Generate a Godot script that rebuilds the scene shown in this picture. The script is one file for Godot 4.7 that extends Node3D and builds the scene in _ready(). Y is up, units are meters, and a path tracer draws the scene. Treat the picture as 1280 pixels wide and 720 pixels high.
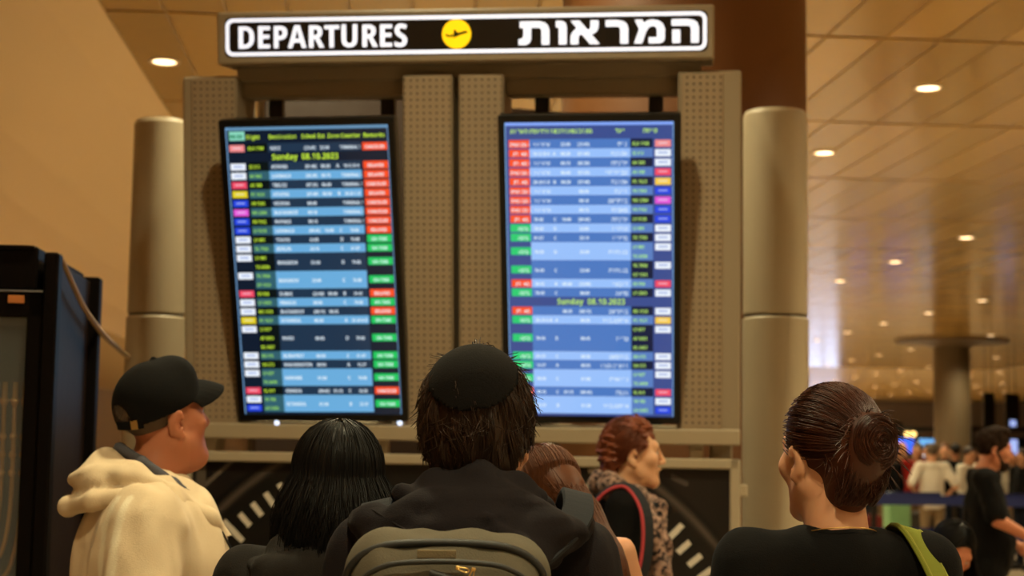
extends Node3D
# An airport hall at evening: a tilted departures board with two screens, people waiting in front of it.

const FOC := 2000.0                       # focal length in pixels of the 1280 x 720 frame
const EYE := Vector3(0, 1.55, 0)
var cam_basis := Basis.IDENTITY
var hall := Basis.IDENTITY                # the hall's own axes: x across, -z along
var board := Transform3D.IDENTITY         # the departures board's own axes
var jobs: Array = []
var taken := {}
var rng := RandomNumberGenerator.new()
var M := {}

# ------------------------------------------------------------------ places
func ray(px: float, py: float) -> Vector3:
	return cam_basis * Vector3((px - 640.0) / FOC, -(py - 360.0) / FOC, -1.0)

func at(px: float, py: float, depth: float) -> Vector3:
	var d := ray(px, py)
	return EYE + d * (depth / -d.z)

func hp(l: float, y: float, d: float) -> Vector3:
	return hall * Vector3(l, y, -d)

# ------------------------------------------------------------------ naming and grouping
func numbered(called: String, parent: Node) -> String:
	var key := str(parent.get_instance_id()) + called
	var k: int = taken.get(key, 0)
	taken[key] = k + 1
	return called if k == 0 else "%s_%03d" % [called, k]

func tag(o: Node, label: String, category: String, group := "") -> void:
	o.set_meta("label", label)
	o.set_meta("category", category)
	if group != "":
		o.set_meta("group", group)

func thing(called: String, label: String, category: String, where := Vector3.ZERO, turn := 0.0, group := "") -> Node3D:
	var o := Node3D.new()
	o.name = numbered(called, self)
	add_child(o, true)
	o.position = where
	o.rotation.y = turn
	tag(o, label, category, group)
	return o

func part(called: String, mesh: Mesh, mat: Material, parent: Node) -> MeshInstance3D:
	var o := MeshInstance3D.new()
	o.name = numbered(called, parent)
	o.mesh = mesh
	o.material_override = mat
	o.cast_shadow = GeometryInstance3D.SHADOW_CASTING_SETTING_ON
	parent.add_child(o, true)
	return o

func struct(called: String, mesh: Mesh, mat: Material, label: String, category := "wall") -> MeshInstance3D:
	var o := part(called, mesh, mat, self)
	o.set_meta("kind", "structure")
	tag(o, label, category)
	return o

func copy(o: Node3D, label: String, group := "") -> Node3D:
	var c: Node3D = o.duplicate()
	c.name = numbered(String(o.name), self)
	add_child(c, true)
	c.set_meta("label", label)
	if group != "":
		c.set_meta("group", group)
	return c

# ------------------------------------------------------------------ mesh builder (triangles given anticlockwise seen from outside)
class MB:
	var v := PackedVector3Array()
	var n := PackedVector3Array()
	var c := PackedColorArray()
	var uv := PackedVector2Array()
	var col := Color(1, 1, 1)
	var x := Transform3D.IDENTITY
	func put(p: Vector3, nn: Vector3) -> void:
		v.append(x * p)
		n.append((x.basis.inverse().transposed() * nn).normalized())
		c.append(col)
		uv.append(Vector2.ZERO)
	func tri(a: Vector3, b: Vector3, d: Vector3) -> void:
		var nn := (b - a).cross(d - a).normalized()
		put(a, nn); put(d, nn); put(b, nn)
	func tri_n(a: Vector3, b: Vector3, d: Vector3, na: Vector3, nb: Vector3, nd: Vector3) -> void:
		put(a, na); put(d, nd); put(b, nb)
	func fan(pts: Array, out: Vector3) -> void:
		var nn: Vector3 = (pts[1] - pts[0]).cross(pts[2] - pts[0])
		var flip := nn.dot(out) < 0.0
		for i in range(1, pts.size() - 1):
			if flip:
				tri(pts[0], pts[i + 1], pts[i])
			else:
				tri(pts[0], pts[i], pts[i + 1])
	func quad_uv(a: Vector3, b: Vector3, d: Vector3, e: Vector3) -> void:     # lower left, lower right, upper right, upper left
		var nn := (b - a).cross(d - a).normalized()
		var ps := [a, d, b, a, e, d]
		var us := [Vector2(0, 1), Vector2(1, 0), Vector2(1, 1), Vector2(0, 1), Vector2(0, 0), Vector2(1, 0)]
		for i in 6:
			put(ps[i], nn)
			uv[uv.size() - 1] = us[i]
	func box(center: Vector3, size: Vector3, b := 0.004) -> void:
		var h := size * 0.5
		b = minf(b, minf(h.x, minf(h.y, h.z)) * 0.9)
		var P := func(s: Vector3, axis: int) -> Vector3:
			var p := s * (h - Vector3(b, b, b))
			p[axis] = s[axis] * h[axis]
			return center + p
		for axis in 3:
			var u := (axis + 1) % 3
			var w := (axis + 2) % 3
			for sg in [-1.0, 1.0]:
				var q: Array = []
				for e in [[-1.0, -1.0], [1.0, -1.0], [1.0, 1.0], [-1.0, 1.0]]:
					var s := Vector3.ZERO
					s[axis] = sg; s[u] = e[0]; s[w] = e[1]
					q.append(P.call(s, axis))
				var o := Vector3.ZERO
				o[axis] = sg
				fan(q, o)
			if b > 0.0:
				for e in [[-1.0, -1.0], [1.0, -1.0], [1.0, 1.0], [-1.0, 1.0]]:
					var s0 := Vector3.ZERO
					s0[u] = e[0]; s0[w] = e[1]
					var s1 := s0
					s0[axis] = -1.0; s1[axis] = 1.0
					var o := Vector3.ZERO
					o[u] = e[0]; o[w] = e[1]
					fan([P.call(s0, u), P.call(s1, u), P.call(s1, w), P.call(s0, w)], o)
		if b > 0.0:
			for sx in [-1.0, 1.0]:
				for sy in [-1.0, 1.0]:
					for sz in [-1.0, 1.0]:
						var s := Vector3(sx, sy, sz)
						fan([P.call(s, 0), P.call(s, 1), P.call(s, 2)], s)
	func lathe(profile: Array, segs := 32, smooth := false) -> void:      # [radius, y] from the bottom up, round the y axis
		var m := profile.size()
		var ns: Array = []
		for i in m - 1:
			var e := Vector2(profile[i + 1][0] - profile[i][0], profile[i + 1][1] - profile[i][1])
			ns.append(Vector2(e.y, -e.x).normalized())
		for i in m - 1:
			var na: Vector2 = ns[i]
			var nb: Vector2 = ns[i]
			if smooth:
				if i > 0:
					na = (na + ns[i - 1]).normalized()
				if i < m - 2:
					nb = (nb + ns[i + 1]).normalized()
			for k in segs:
				var t0 := TAU * k / segs
				var t1 := TAU * (k + 1) / segs
				var d0 := Vector3(cos(t0), 0, -sin(t0))
				var d1 := Vector3(cos(t1), 0, -sin(t1))
				var a: Vector3 = d0 * profile[i][0] + Vector3(0, profile[i][1], 0)
				var b: Vector3 = d1 * profile[i][0] + Vector3(0, profile[i][1], 0)
				var c2: Vector3 = d1 * profile[i + 1][0] + Vector3(0, profile[i + 1][1], 0)
				var d2: Vector3 = d0 * profile[i + 1][0] + Vector3(0, profile[i + 1][1], 0)
				var up := Vector3.UP
				if profile[i][0] > 0.0:
					tri_n(a, b, c2, d0 * na.x + up * na.y, d1 * na.x + up * na.y, d1 * nb.x + up * nb.y)
				if profile[i + 1][0] > 0.0:
					tri_n(a, c2, d2, d0 * na.x + up * na.y, d1 * nb.x + up * nb.y, d0 * nb.x + up * nb.y)
	func tube(pts: PackedVector3Array, r0: float, r1: float, sides := 6, ends := true) -> void:
		var m := pts.size()
		var ref := Vector3(0.31, 0.87, 0.38)
		var rings: Array = []
		var nrm: Array = []
		for i in m:
			var t := (pts[mini(i + 1, m - 1)] - pts[maxi(i - 1, 0)]).normalized()
			var u := t.cross(ref)
			if u.length() < 0.05:
				u = t.cross(Vector3(0.9, 0.1, -0.4))
			u = u.normalized()
			ref = u.cross(t)
			var w := -ref
			var r := lerpf(r0, r1, float(i) / (m - 1))
			var ring: Array = []
			var rn: Array = []
			for k in sides:
				var a := TAU * k / sides
				var d := u * cos(a) + w * sin(a)
				ring.append(pts[i] + d * r)
				rn.append(d)
			rings.append(ring)
			nrm.append(rn)
		for i in m - 1:
			for k in sides:
				var k2 := (k + 1) % sides
				tri_n(rings[i][k], rings[i][k2], rings[i + 1][k2], nrm[i][k], nrm[i][k2], nrm[i + 1][k2])
				tri_n(rings[i][k], rings[i + 1][k2], rings[i + 1][k], nrm[i][k], nrm[i + 1][k2], nrm[i + 1][k])
		if ends:
			fan(rings[0], pts[0] - pts[1])
			fan(rings[m - 1], pts[m - 1] - pts[m - 2])
	func ribbon(pts: PackedVector3Array, out: PackedVector3Array, width: float, thick: float) -> void:
		var m := pts.size()
		var R: Array = []
		for i in m:
			var t := (pts[mini(i + 1, m - 1)] - pts[maxi(i - 1, 0)]).normalized()
			var s := t.cross(out[i]).normalized() * width * 0.5
			var o := s.cross(t).normalized() * thick * 0.5
			R.append([pts[i] - s * 0.92 + o, pts[i] + s * 0.92 + o, pts[i] + s - o * 0.2, pts[i] + s * 0.95 - o, pts[i] - s * 0.95 - o, pts[i] - s - o * 0.2])
		for i in m - 1:
			var mid := (pts[i] + pts[i + 1]) * 0.5
			for k in 6:
				var k2 := (k + 1) % 6
				var q := [R[i][k], R[i][k2], R[i + 1][k2], R[i + 1][k]]
				fan(q, (q[0] + q[1] + q[2] + q[3]) * 0.25 - mid)
		fan(R[0], pts[0] - pts[1])
		fan(R[m - 1], pts[m - 1] - pts[m - 2])
	func prism(poly: PackedVector2Array, z0: float, z1: float) -> void:     # outline in x, y; extruded along z
		if Geometry2D.is_polygon_clockwise(poly):
			poly.reverse()
		var t := Geometry2D.triangulate_polygon(poly)
		for i in range(0, t.size(), 3):
			var a := poly[t[i]]; var b := poly[t[i + 1]]; var d := poly[t[i + 2]]
			if (b - a).cross(d - a) < 0.0:
				var q := b
				b = d
				d = q
			tri(Vector3(a.x, a.y, z1), Vector3(b.x, b.y, z1), Vector3(d.x, d.y, z1))
			tri(Vector3(a.x, a.y, z0), Vector3(d.x, d.y, z0), Vector3(b.x, b.y, z0))
		for i in poly.size():
			var a := poly[i]
			var b := poly[(i + 1) % poly.size()]
			fan([Vector3(a.x, a.y, z0), Vector3(b.x, b.y, z0), Vector3(b.x, b.y, z1), Vector3(a.x, a.y, z1)], Vector3(b.y - a.y, a.x - b.x, 0))
	func ring_prism(outer: PackedVector2Array, inner: PackedVector2Array, z0: float, z1: float) -> void:
		var m := outer.size()
		for i in m:
			var j := (i + 1) % m
			var q := [outer[i], outer[j], inner[j], inner[i]]
			fan([Vector3(q[0].x, q[0].y, z1), Vector3(q[1].x, q[1].y, z1), Vector3(q[2].x, q[2].y, z1), Vector3(q[3].x, q[3].y, z1)], Vector3(0, 0, 1))
			fan([Vector3(q[0].x, q[0].y, z0), Vector3(q[1].x, q[1].y, z0), Vector3(q[1].x, q[1].y, z1), Vector3(q[0].x, q[0].y, z1)], Vector3(q[1].y - q[0].y, q[0].x - q[1].x, 0))
			fan([Vector3(q[3].x, q[3].y, z0), Vector3(q[2].x, q[2].y, z0), Vector3(q[2].x, q[2].y, z1), Vector3(q[3].x, q[3].y, z1)], Vector3(q[3].y - q[2].y, q[2].x - q[3].x, 0))
	func ball(center: Vector3, r: Vector3, segs := 16) -> void:
		var prof: Array = []
		var half := maxi(segs / 2, 4)
		for i in half + 1:
			var a := -PI / 2 + PI * i / half
			prof.append([cos(a), sin(a)])
		prof[0][0] = 0.0
		prof[half][0] = 0.0
		var keep := x
		x = keep * Transform3D(Basis.from_scale(r), center)
		lathe(prof, segs, true)
		x = keep
	func done() -> ArrayMesh:
		var m := ArrayMesh.new()
		var A: Array = []
		A.resize(Mesh.ARRAY_MAX)
		A[Mesh.ARRAY_VERTEX] = v
		A[Mesh.ARRAY_NORMAL] = n
		A[Mesh.ARRAY_COLOR] = c
		A[Mesh.ARRAY_TEX_UV] = uv
		m.add_surface_from_arrays(Mesh.PRIMITIVE_TRIANGLES, A)
		return m

func rounded(w: float, h: float, r: float, seg := 6, center := Vector2.ZERO) -> PackedVector2Array:
	var p := PackedVector2Array()
	for q in [[1, 1, 0.0], [-1, 1, 90.0], [-1, -1, 180.0], [1, -1, 270.0]]:
		for i in seg + 1:
			var a := deg_to_rad(q[2] + 90.0 * i / seg)
			p.append(center + Vector2(q[0] * (w / 2 - r), q[1] * (h / 2 - r)) + Vector2(cos(a), sin(a)) * r)
	return p

func box_mesh(size: Vector3, b := 0.004, center := Vector3.ZERO) -> ArrayMesh:
	var m := MB.new()
	m.box(center, size, b)
	return m.done()

func smooth_path(p: Array, per := 6) -> PackedVector3Array:
	var out := PackedVector3Array()
	var m := p.size()
	for i in m - 1:
		for k in per:
			out.append(p[i].cubic_interpolate(p[i + 1], p[maxi(i - 1, 0)], p[mini(i + 2, m - 1)], float(k) / per))
	out.append(p[m - 1])
	return out

# ------------------------------------------------------------------ signed distance bodies, meshed with surface nets
class Sdf:
	var kind := PackedInt32Array()      # 0 tapered capsule, 1 ellipsoid, 2 keep-below plane, 3 rounded box, +10: carved out
	var a := PackedVector3Array()
	var ba := PackedVector3Array()
	var r0 := PackedFloat32Array()
	var dr := PackedFloat32Array()
	var inv := PackedFloat32Array()
	var k := PackedFloat32Array()
	var rad := PackedVector3Array()
	var m: Array[Transform3D] = []
	var x := Transform3D.IDENTITY
	var noise: FastNoiseLite
	var amp := 0.0
	var stretch := Vector3.ONE
	func _add(kd: int, aa: Vector3, bb: Vector3, ra: float, dd: float, kk: float, rr: Vector3, mm: Transform3D) -> void:
		kind.append(kd); a.append(aa); ba.append(bb); r0.append(ra); dr.append(dd)
		inv.append(1.0 / maxf(bb.length_squared(), 1e-9)); k.append(maxf(kk, 1e-4)); rad.append(rr); m.append(mm)
	func cap(p: Vector3, q: Vector3, ra: float, rb := -1.0, kk := 0.03, carve := false) -> void:
		if rb < 0.0:
			rb = ra
		var P := x * p
		_add(10 if carve else 0, P, x * q - P, ra, rb - ra, kk, Vector3.ONE, x)
	func chain(pts: Array, ra: float, rb := -1.0, kk := 0.02) -> void:
		if rb < 0.0:
			rb = ra
		for i in pts.size() - 1:
			cap(pts[i], pts[i + 1], lerpf(ra, rb, float(i) / (pts.size() - 1)), lerpf(ra, rb, float(i + 1) / (pts.size() - 1)), kk)
	func ell(c: Vector3, r: Vector3, kk := 0.03, b := Basis.IDENTITY, carve := false) -> void:
		_add(11 if carve else 1, x * c, Vector3.ZERO, 0, 0, kk, r, (x * Transform3D(b, c)).affine_inverse())
	func slab(c: Vector3, half: Vector3, rr: float, kk := 0.01, b := Basis.IDENTITY, carve := false) -> void:
		_add(13 if carve else 3, x * c, Vector3.ZERO, rr, 0, kk, half - Vector3(rr, rr, rr), (x * Transform3D(b, c)).affine_inverse())
	func keep(nn: Vector3, c: float) -> void:                       # keeps what lies at nn . p < c (in the current frame)
		var N := (x.basis * nn).normalized()
		_add(2, N, Vector3.ZERO, c + N.dot(x.origin), 0, 0, Vector3.ONE, x)
	func one(i: int, p: Vector3) -> float:
		var kd := kind[i] % 10
		if kd == 0:
			var pa := p - a[i]
			var b := ba[i]
			var h := clampf(pa.dot(b) * inv[i], 0.0, 1.0)
			return (pa - b * h).length() - r0[i] - h * dr[i]
		if kd == 1:
			var q := m[i] * p
			var qq := q / rad[i]
			var k0 := qq.length()
			var k1 := (qq / rad[i]).length()
			return k0 * (k0 - 1.0) / maxf(k1, 1e-6)
		if kd == 2:
			return a[i].dot(p) - r0[i]
		var w := (m[i] * p).abs() - rad[i]
		return w.max(Vector3.ZERO).length() + minf(maxf(w.x, maxf(w.y, w.z)), 0.0) - r0[i]
	func eval(p: Vector3, ids: PackedInt32Array) -> float:
		var d := 1.0
		for i in ids:
			var kd := kind[i]
			var e: float
			if kd == 0:
				var pa := p - a[i]
				var b := ba[i]
				var h := clampf(pa.dot(b) * inv[i], 0.0, 1.0)
				e = (pa - b * h).length() - r0[i] - h * dr[i]
			else:
				e = one(i, p)
				if kd == 2:
					d = maxf(d, e)
					continue
				if kd >= 10:
					var g := maxf(k[i] - absf(d + e), 0.0) / k[i]
					d = maxf(d, -e) + g * g * k[i] * 0.25
					continue
			var f := maxf(k[i] - absf(d - e), 0.0) / k[i]
			d = minf(d, e) - f * f * k[i] * 0.25
		if amp > 0.0:
			d += amp * noise.get_noise_3dv(p * stretch)
		return d
	func mesh(lo: Vector3, hi: Vector3, cell: float, out: Dictionary, color = null) -> void:
		const B := 4
		var nb := ((hi - lo) / (cell * B)).ceil()
		var nx := int(nb.x) * B
		var ny := int(nb.y) * B
		var nz := int(nb.z) * B
		var slot := PackedInt32Array()
		slot.resize(nx * ny * nz)
		slot.fill(-1)
		var hd := cell * B * 0.5 * 1.7321
		var V: PackedVector3Array = out.v
		var N: PackedVector3Array = out.n
		var C: PackedColorArray = out.c
		var base := V.size()
		var cells := PackedInt32Array()
		var masks := PackedInt32Array()
		var S := PackedFloat32Array()
		var W := B + 1
		S.resize(W * W * W)
		var cnt := kind.size()
		var dist := PackedFloat32Array()
		dist.resize(cnt)
		var s := PackedFloat32Array()
		s.resize(8)
		for bz in int(nb.z):
			for by in int(nb.y):
				for bx in int(nb.x):
					var o := lo + Vector3(bx, by, bz) * (cell * B)
					var ctr := o + Vector3.ONE * (cell * B * 0.5)
					var near := 1.0
					for i in cnt:
						var e := one(i, ctr)
						dist[i] = e
						if kind[i] < 10 and kind[i] != 2:
							near = minf(near, e)
					if near > hd + 0.03 + amp:
						continue
					var ids := PackedInt32Array()
					var gone := false
					for i in cnt:
						var kd := kind[i]
						if kd == 2:
							if dist[i] > hd:
								gone = true
								break
							if dist[i] > -hd:
								ids.append(i)
						elif kd >= 10:
							if dist[i] < hd + k[i]:
								ids.append(i)
						elif dist[i] < near + 2.0 * hd + k[i]:
							ids.append(i)
					if gone:
						continue
					var dc := eval(ctr, ids)
					if absf(dc) > hd * 1.25 + amp * 0.5:
						continue
					var q := 0
					for z in W:
						for y in W:
							var p := o + Vector3(0, y * cell, z * cell)
							for xx in W:
								S[q] = eval(p, ids)
								p.x += cell
								q += 1
					for z in B:
						for y in B:
							for xx in B:
								var t := xx + y * W + z * W * W
								s[0] = S[t]; s[1] = S[t + 1]; s[2] = S[t + W]; s[3] = S[t + W + 1]
								t += W * W
								s[4] = S[t]; s[5] = S[t + 1]; s[6] = S[t + W]; s[7] = S[t + W + 1]
								var mask := 0
								for i in 8:
									if s[i] < 0.0:
										mask |= 1 << i
								if mask == 0 or mask == 255:
									continue
								var sum := Vector3.ZERO
								var num := 0
								for i in 8:
									for ax in 3:
										var j: int = i | (1 << ax)
										if j != i and ((mask >> i) & 1) != ((mask >> j) & 1):
											var f := s[i] / (s[i] - s[j])
											var pp := Vector3(i & 1, (i >> 1) & 1, (i >> 2) & 1)
											pp[ax] = f
											sum += pp
											num += 1
								var g := Vector3(s[1] + s[3] + s[5] + s[7] - s[0] - s[2] - s[4] - s[6], s[2] + s[3] + s[6] + s[7] - s[0] - s[1] - s[4] - s[5], s[4] + s[5] + s[6] + s[7] - s[0] - s[1] - s[2] - s[3])
								var pos := o + (Vector3(xx, y, z) + sum / num) * cell
								var at_ := (bx * B + xx) + nx * ((by * B + y) + ny * (bz * B + z))
								slot[at_] = V.size()
								cells.append(at_)
								masks.append(mask)
								V.append(pos)
								N.append(g.normalized())
								C.append(color.call(pos) if color != null else Color(1, 1, 1))
		var I: PackedInt32Array = out.i
		var step := [1, nx, nx * ny]
		for c in cells.size():
			var at_ := cells[c]
			var mask := masks[c]
			var xi := at_ % nx
			var yi := (at_ / nx) % ny
			var zi := at_ / (nx * ny)
			var ijk := [xi, yi, zi]
			var s0 := mask & 1
			for ax in 3:
				if ((mask >> (1 << ax)) & 1) == s0:
					continue
				var u := (ax + 1) % 3
				var w := (ax + 2) % 3
				if ijk[u] == 0 or ijk[w] == 0:
					continue
				var A := slot[at_]
				var Bq := slot[at_ - step[u]]
				var Cq := slot[at_ - step[u] - step[w]]
				var D := slot[at_ - step[w]]
				if Bq < 0 or Cq < 0 or D < 0:
					continue
				if s0 == 1:
					I.append_array(PackedInt32Array([A, Cq, Bq, A, D, Cq]))
				else:
					I.append_array(PackedInt32Array([A, Bq, Cq, A, Cq, D]))
		out.v = V
		out.n = N
		out.c = C
		out.i = I

func sdf_part(called: String, parent: Node, mat: Material, pieces: Array, color = null) -> MeshInstance3D:
	# pieces: [sdf, low corner, high corner, cell] each; meshed at once into one surface
	var out := {"v": PackedVector3Array(), "n": PackedVector3Array(), "c": PackedColorArray(), "i": PackedInt32Array()}
	for p in pieces:
		p[0].mesh(p[1], p[2], p[3], out, color)
	var mesh := ArrayMesh.new()
	if out.i.size() > 0:
		var A: Array = []
		A.resize(Mesh.ARRAY_MAX)
		A[Mesh.ARRAY_VERTEX] = out.v
		A[Mesh.ARRAY_NORMAL] = out.n
		A[Mesh.ARRAY_COLOR] = out.c
		A[Mesh.ARRAY_INDEX] = out.i
		mesh.add_surface_from_arrays(Mesh.PRIMITIVE_TRIANGLES, A)
	return part(called, mesh, mat, parent)

# hair: many thin tapered three-sided tubes gathered in one surface, added to a mesh
func add_strands(mesh: ArrayMesh, paths: Array, r0: float, r1: float, shade: float, mat: Material = null) -> void:
	var V := PackedVector3Array()
	var N := PackedVector3Array()
	var C := PackedColorArray()
	var I := PackedInt32Array()
	for path: PackedVector3Array in paths:
		var m := path.size()
		var b := 1.0 + shade * rng.randf_range(-1.0, 1.0)
		var col := Color(b, b, b)
		var rr := r0 * rng.randf_range(0.7, 1.25)
		var first := V.size()
		for i in m:
			var t := (path[mini(i + 1, m - 1)] - path[maxi(i - 1, 0)]).normalized()
			var u := t.cross(Vector3(0.42, 0.23, 0.88)).normalized()
			var w := t.cross(u)
			var r := lerpf(rr, r1, float(i) / (m - 1))
			for k in 3:
				var d := u * cos(TAU * k / 3.0) + w * sin(TAU * k / 3.0)
				V.append(path[i] + d * r)
				N.append(d)
				C.append(col)
		for i in m - 1:
			for k in 3:
				var p := first + i * 3 + k
				var q := first + i * 3 + (k + 1) % 3
				I.append_array(PackedInt32Array([p, p + 3, q + 3, p, q + 3, q]))
	var A: Array = []
	A.resize(Mesh.ARRAY_MAX)
	A[Mesh.ARRAY_VERTEX] = V
	A[Mesh.ARRAY_NORMAL] = N
	A[Mesh.ARRAY_COLOR] = C
	A[Mesh.ARRAY_INDEX] = I
	mesh.add_surface_from_arrays(Mesh.PRIMITIVE_TRIANGLES, A)

# ------------------------------------------------------------------ materials
func noise_tex(seed_: int, freq: float, size := 256, oct := 4, normal := 0.0) -> NoiseTexture2D:
	var f := FastNoiseLite.new()
	f.seed = seed_
	f.frequency = freq
	f.fractal_octaves = oct
	var t := NoiseTexture2D.new()
	t.noise = f
	t.width = size
	t.height = size
	t.seamless = true
	if normal > 0.0:
		t.as_normal_map = true
		t.bump_strength = normal
	return t

func ramp_tex(seed_: int, freq: float, a: Color, b: Color, size := 256, oct := 4) -> NoiseTexture2D:
	var t := noise_tex(seed_, freq, size, oct)
	var g := Gradient.new()
	g.set_color(0, a)
	g.set_color(1, b)
	t.color_ramp = g
	return t

func mat(color: Color, rough := 0.7, metal := 0.0, spec := 0.5) -> StandardMaterial3D:
	var m := StandardMaterial3D.new()
	m.albedo_color = color
	m.roughness = rough
	m.metallic = metal
	m.metallic_specular = spec
	return m

func grain(m: StandardMaterial3D, tex: Texture2D, scale: float, depth: float) -> StandardMaterial3D:
	m.uv1_triplanar = true
	m.uv1_scale = Vector3.ONE * scale
	m.heightmap_enabled = true
	m.heightmap_texture = tex
	m.heightmap_scale = depth
	return m

func glow(color: Color, energy: float) -> StandardMaterial3D:
	var m := mat(color, 0.5)
	m.emission_enabled = true
	m.emission = color
	m.emission_energy_multiplier = energy
	return m

func cloth(color: Color, sheen := 0.3) -> StandardMaterial3D:
	var m := mat(color, 0.92, 0.0, 0.25)
	m.vertex_color_use_as_albedo = true
	grain(m, M.weave, 12.0, 0.07)
	m.rim_enabled = sheen > 0.0
	m.rim = sheen
	m.rim_tint = 0.7
	return m

func hair_mat(color: Color, rough := 0.42) -> StandardMaterial3D:
	var m := mat(color, rough, 0.0, 0.38)
	m.vertex_color_use_as_albedo = true
	return m

# ------------------------------------------------------------------ the hall
func make_materials() -> void:
	M.weave = noise_tex(5, 0.09, 256, 3)
	M.fine = noise_tex(9, 0.05, 256, 4)
	M.floor = mat(Color(0.70, 0.62, 0.52), 0.32, 0.0, 0.5)
	M.floor.albedo_texture = ramp_tex(3, 0.02, Color(0.86, 0.86, 0.86), Color(1, 1, 1), 512)
	M.floor.uv1_triplanar = true
	M.floor.uv1_scale = Vector3.ONE * 0.35
	M.panels = []
	for k in 4:
		var p := mat(Color(0.78, 0.62, 0.335).darkened(0.035 * k), 0.17, 0.0, 0.5)
		grain(p, M.fine, 0.35, 0.18)
		M.panels.append(p)
	M.ceiling = mat(Color(0.72, 0.575, 0.32), 0.3)
	M.cove = grain(mat(Color(0.93, 0.80, 0.60), 0.42), M.fine, 0.15, 0.3)
	M.wall = grain(mat(Color(0.62, 0.52, 0.44), 0.6), M.fine, 0.5, 0.1)
	M.farwall = mat(Color(0.50, 0.43, 0.40), 0.5)
	M.brown = grain(mat(Color(0.42, 0.26, 0.13), 0.55), M.fine, 0.8, 0.1)
	M.darkwall = grain(mat(Color(0.19, 0.12, 0.08), 0.5), M.fine, 0.8, 0.1)
	M.post = grain(mat(Color(0.68, 0.62, 0.52), 0.5, 0.0), M.fine, 1.5, 0.05)
	M.metal = grain(mat(Color(0.60, 0.54, 0.45), 0.5, 0.0), M.fine, 3.0, 0.04)
	M.rail = grain(mat(Color(0.68, 0.62, 0.52), 0.45, 0.0), M.fine, 3.0, 0.04)
	M.black = mat(Color(0.025, 0.023, 0.022), 0.35)
	M.lamp = glow(Color(1.0, 0.86, 0.66), 5.0)
	M.status = glow(Color(0.82, 0.88, 1.0), 1.6)
	M.trim = mat(Color(0.85, 0.78, 0.66), 0.4)
	# perforated sheet: rows of small dark round holes, sunk by the relief
	var im := Image.create(64, 64, false, Image.FORMAT_RGB8)
	var hm := Image.create(64, 64, false, Image.FORMAT_RGB8)
	for y in 64:
		for x in 64:
			var q := Vector2(fposmod(x, 32.0) - 16.0, fposmod(y, 32.0) - 16.0).length()
			var e := smoothstep(5.0, 7.5, q)
			im.set_pixel(x, y, Color(1, 1, 1) * lerpf(0.66, 1.0, e))
			hm.set_pixel(x, y, Color(e, e, e))
	M.perforated = mat(Color(0.62, 0.54, 0.44), 0.5, 0.0)
	M.perforated.albedo_texture = ImageTexture.create_from_image(im)
	M.perforated.heightmap_enabled = true
	M.perforated.heightmap_texture = ImageTexture.create_from_image(hm)
	M.perforated.heightmap_scale = 0.2
	M.perforated.uv1_triplanar = true
	M.perforated.uv1_scale = Vector3.ONE * 19.0

const ROOF := 4.75

func slab(l0: float, l1: float, y0: float, y1: float, d0: float, d1: float) -> ArrayMesh:
	var m := MB.new()
	m.x = Transform3D(hall, Vector3.ZERO)
	m.box(Vector3((l0 + l1) / 2, (y0 + y1) / 2, -(d0 + d1) / 2), Vector3(l1 - l0, y1 - y0, d1 - d0), 0.0)
	return m.done()

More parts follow.
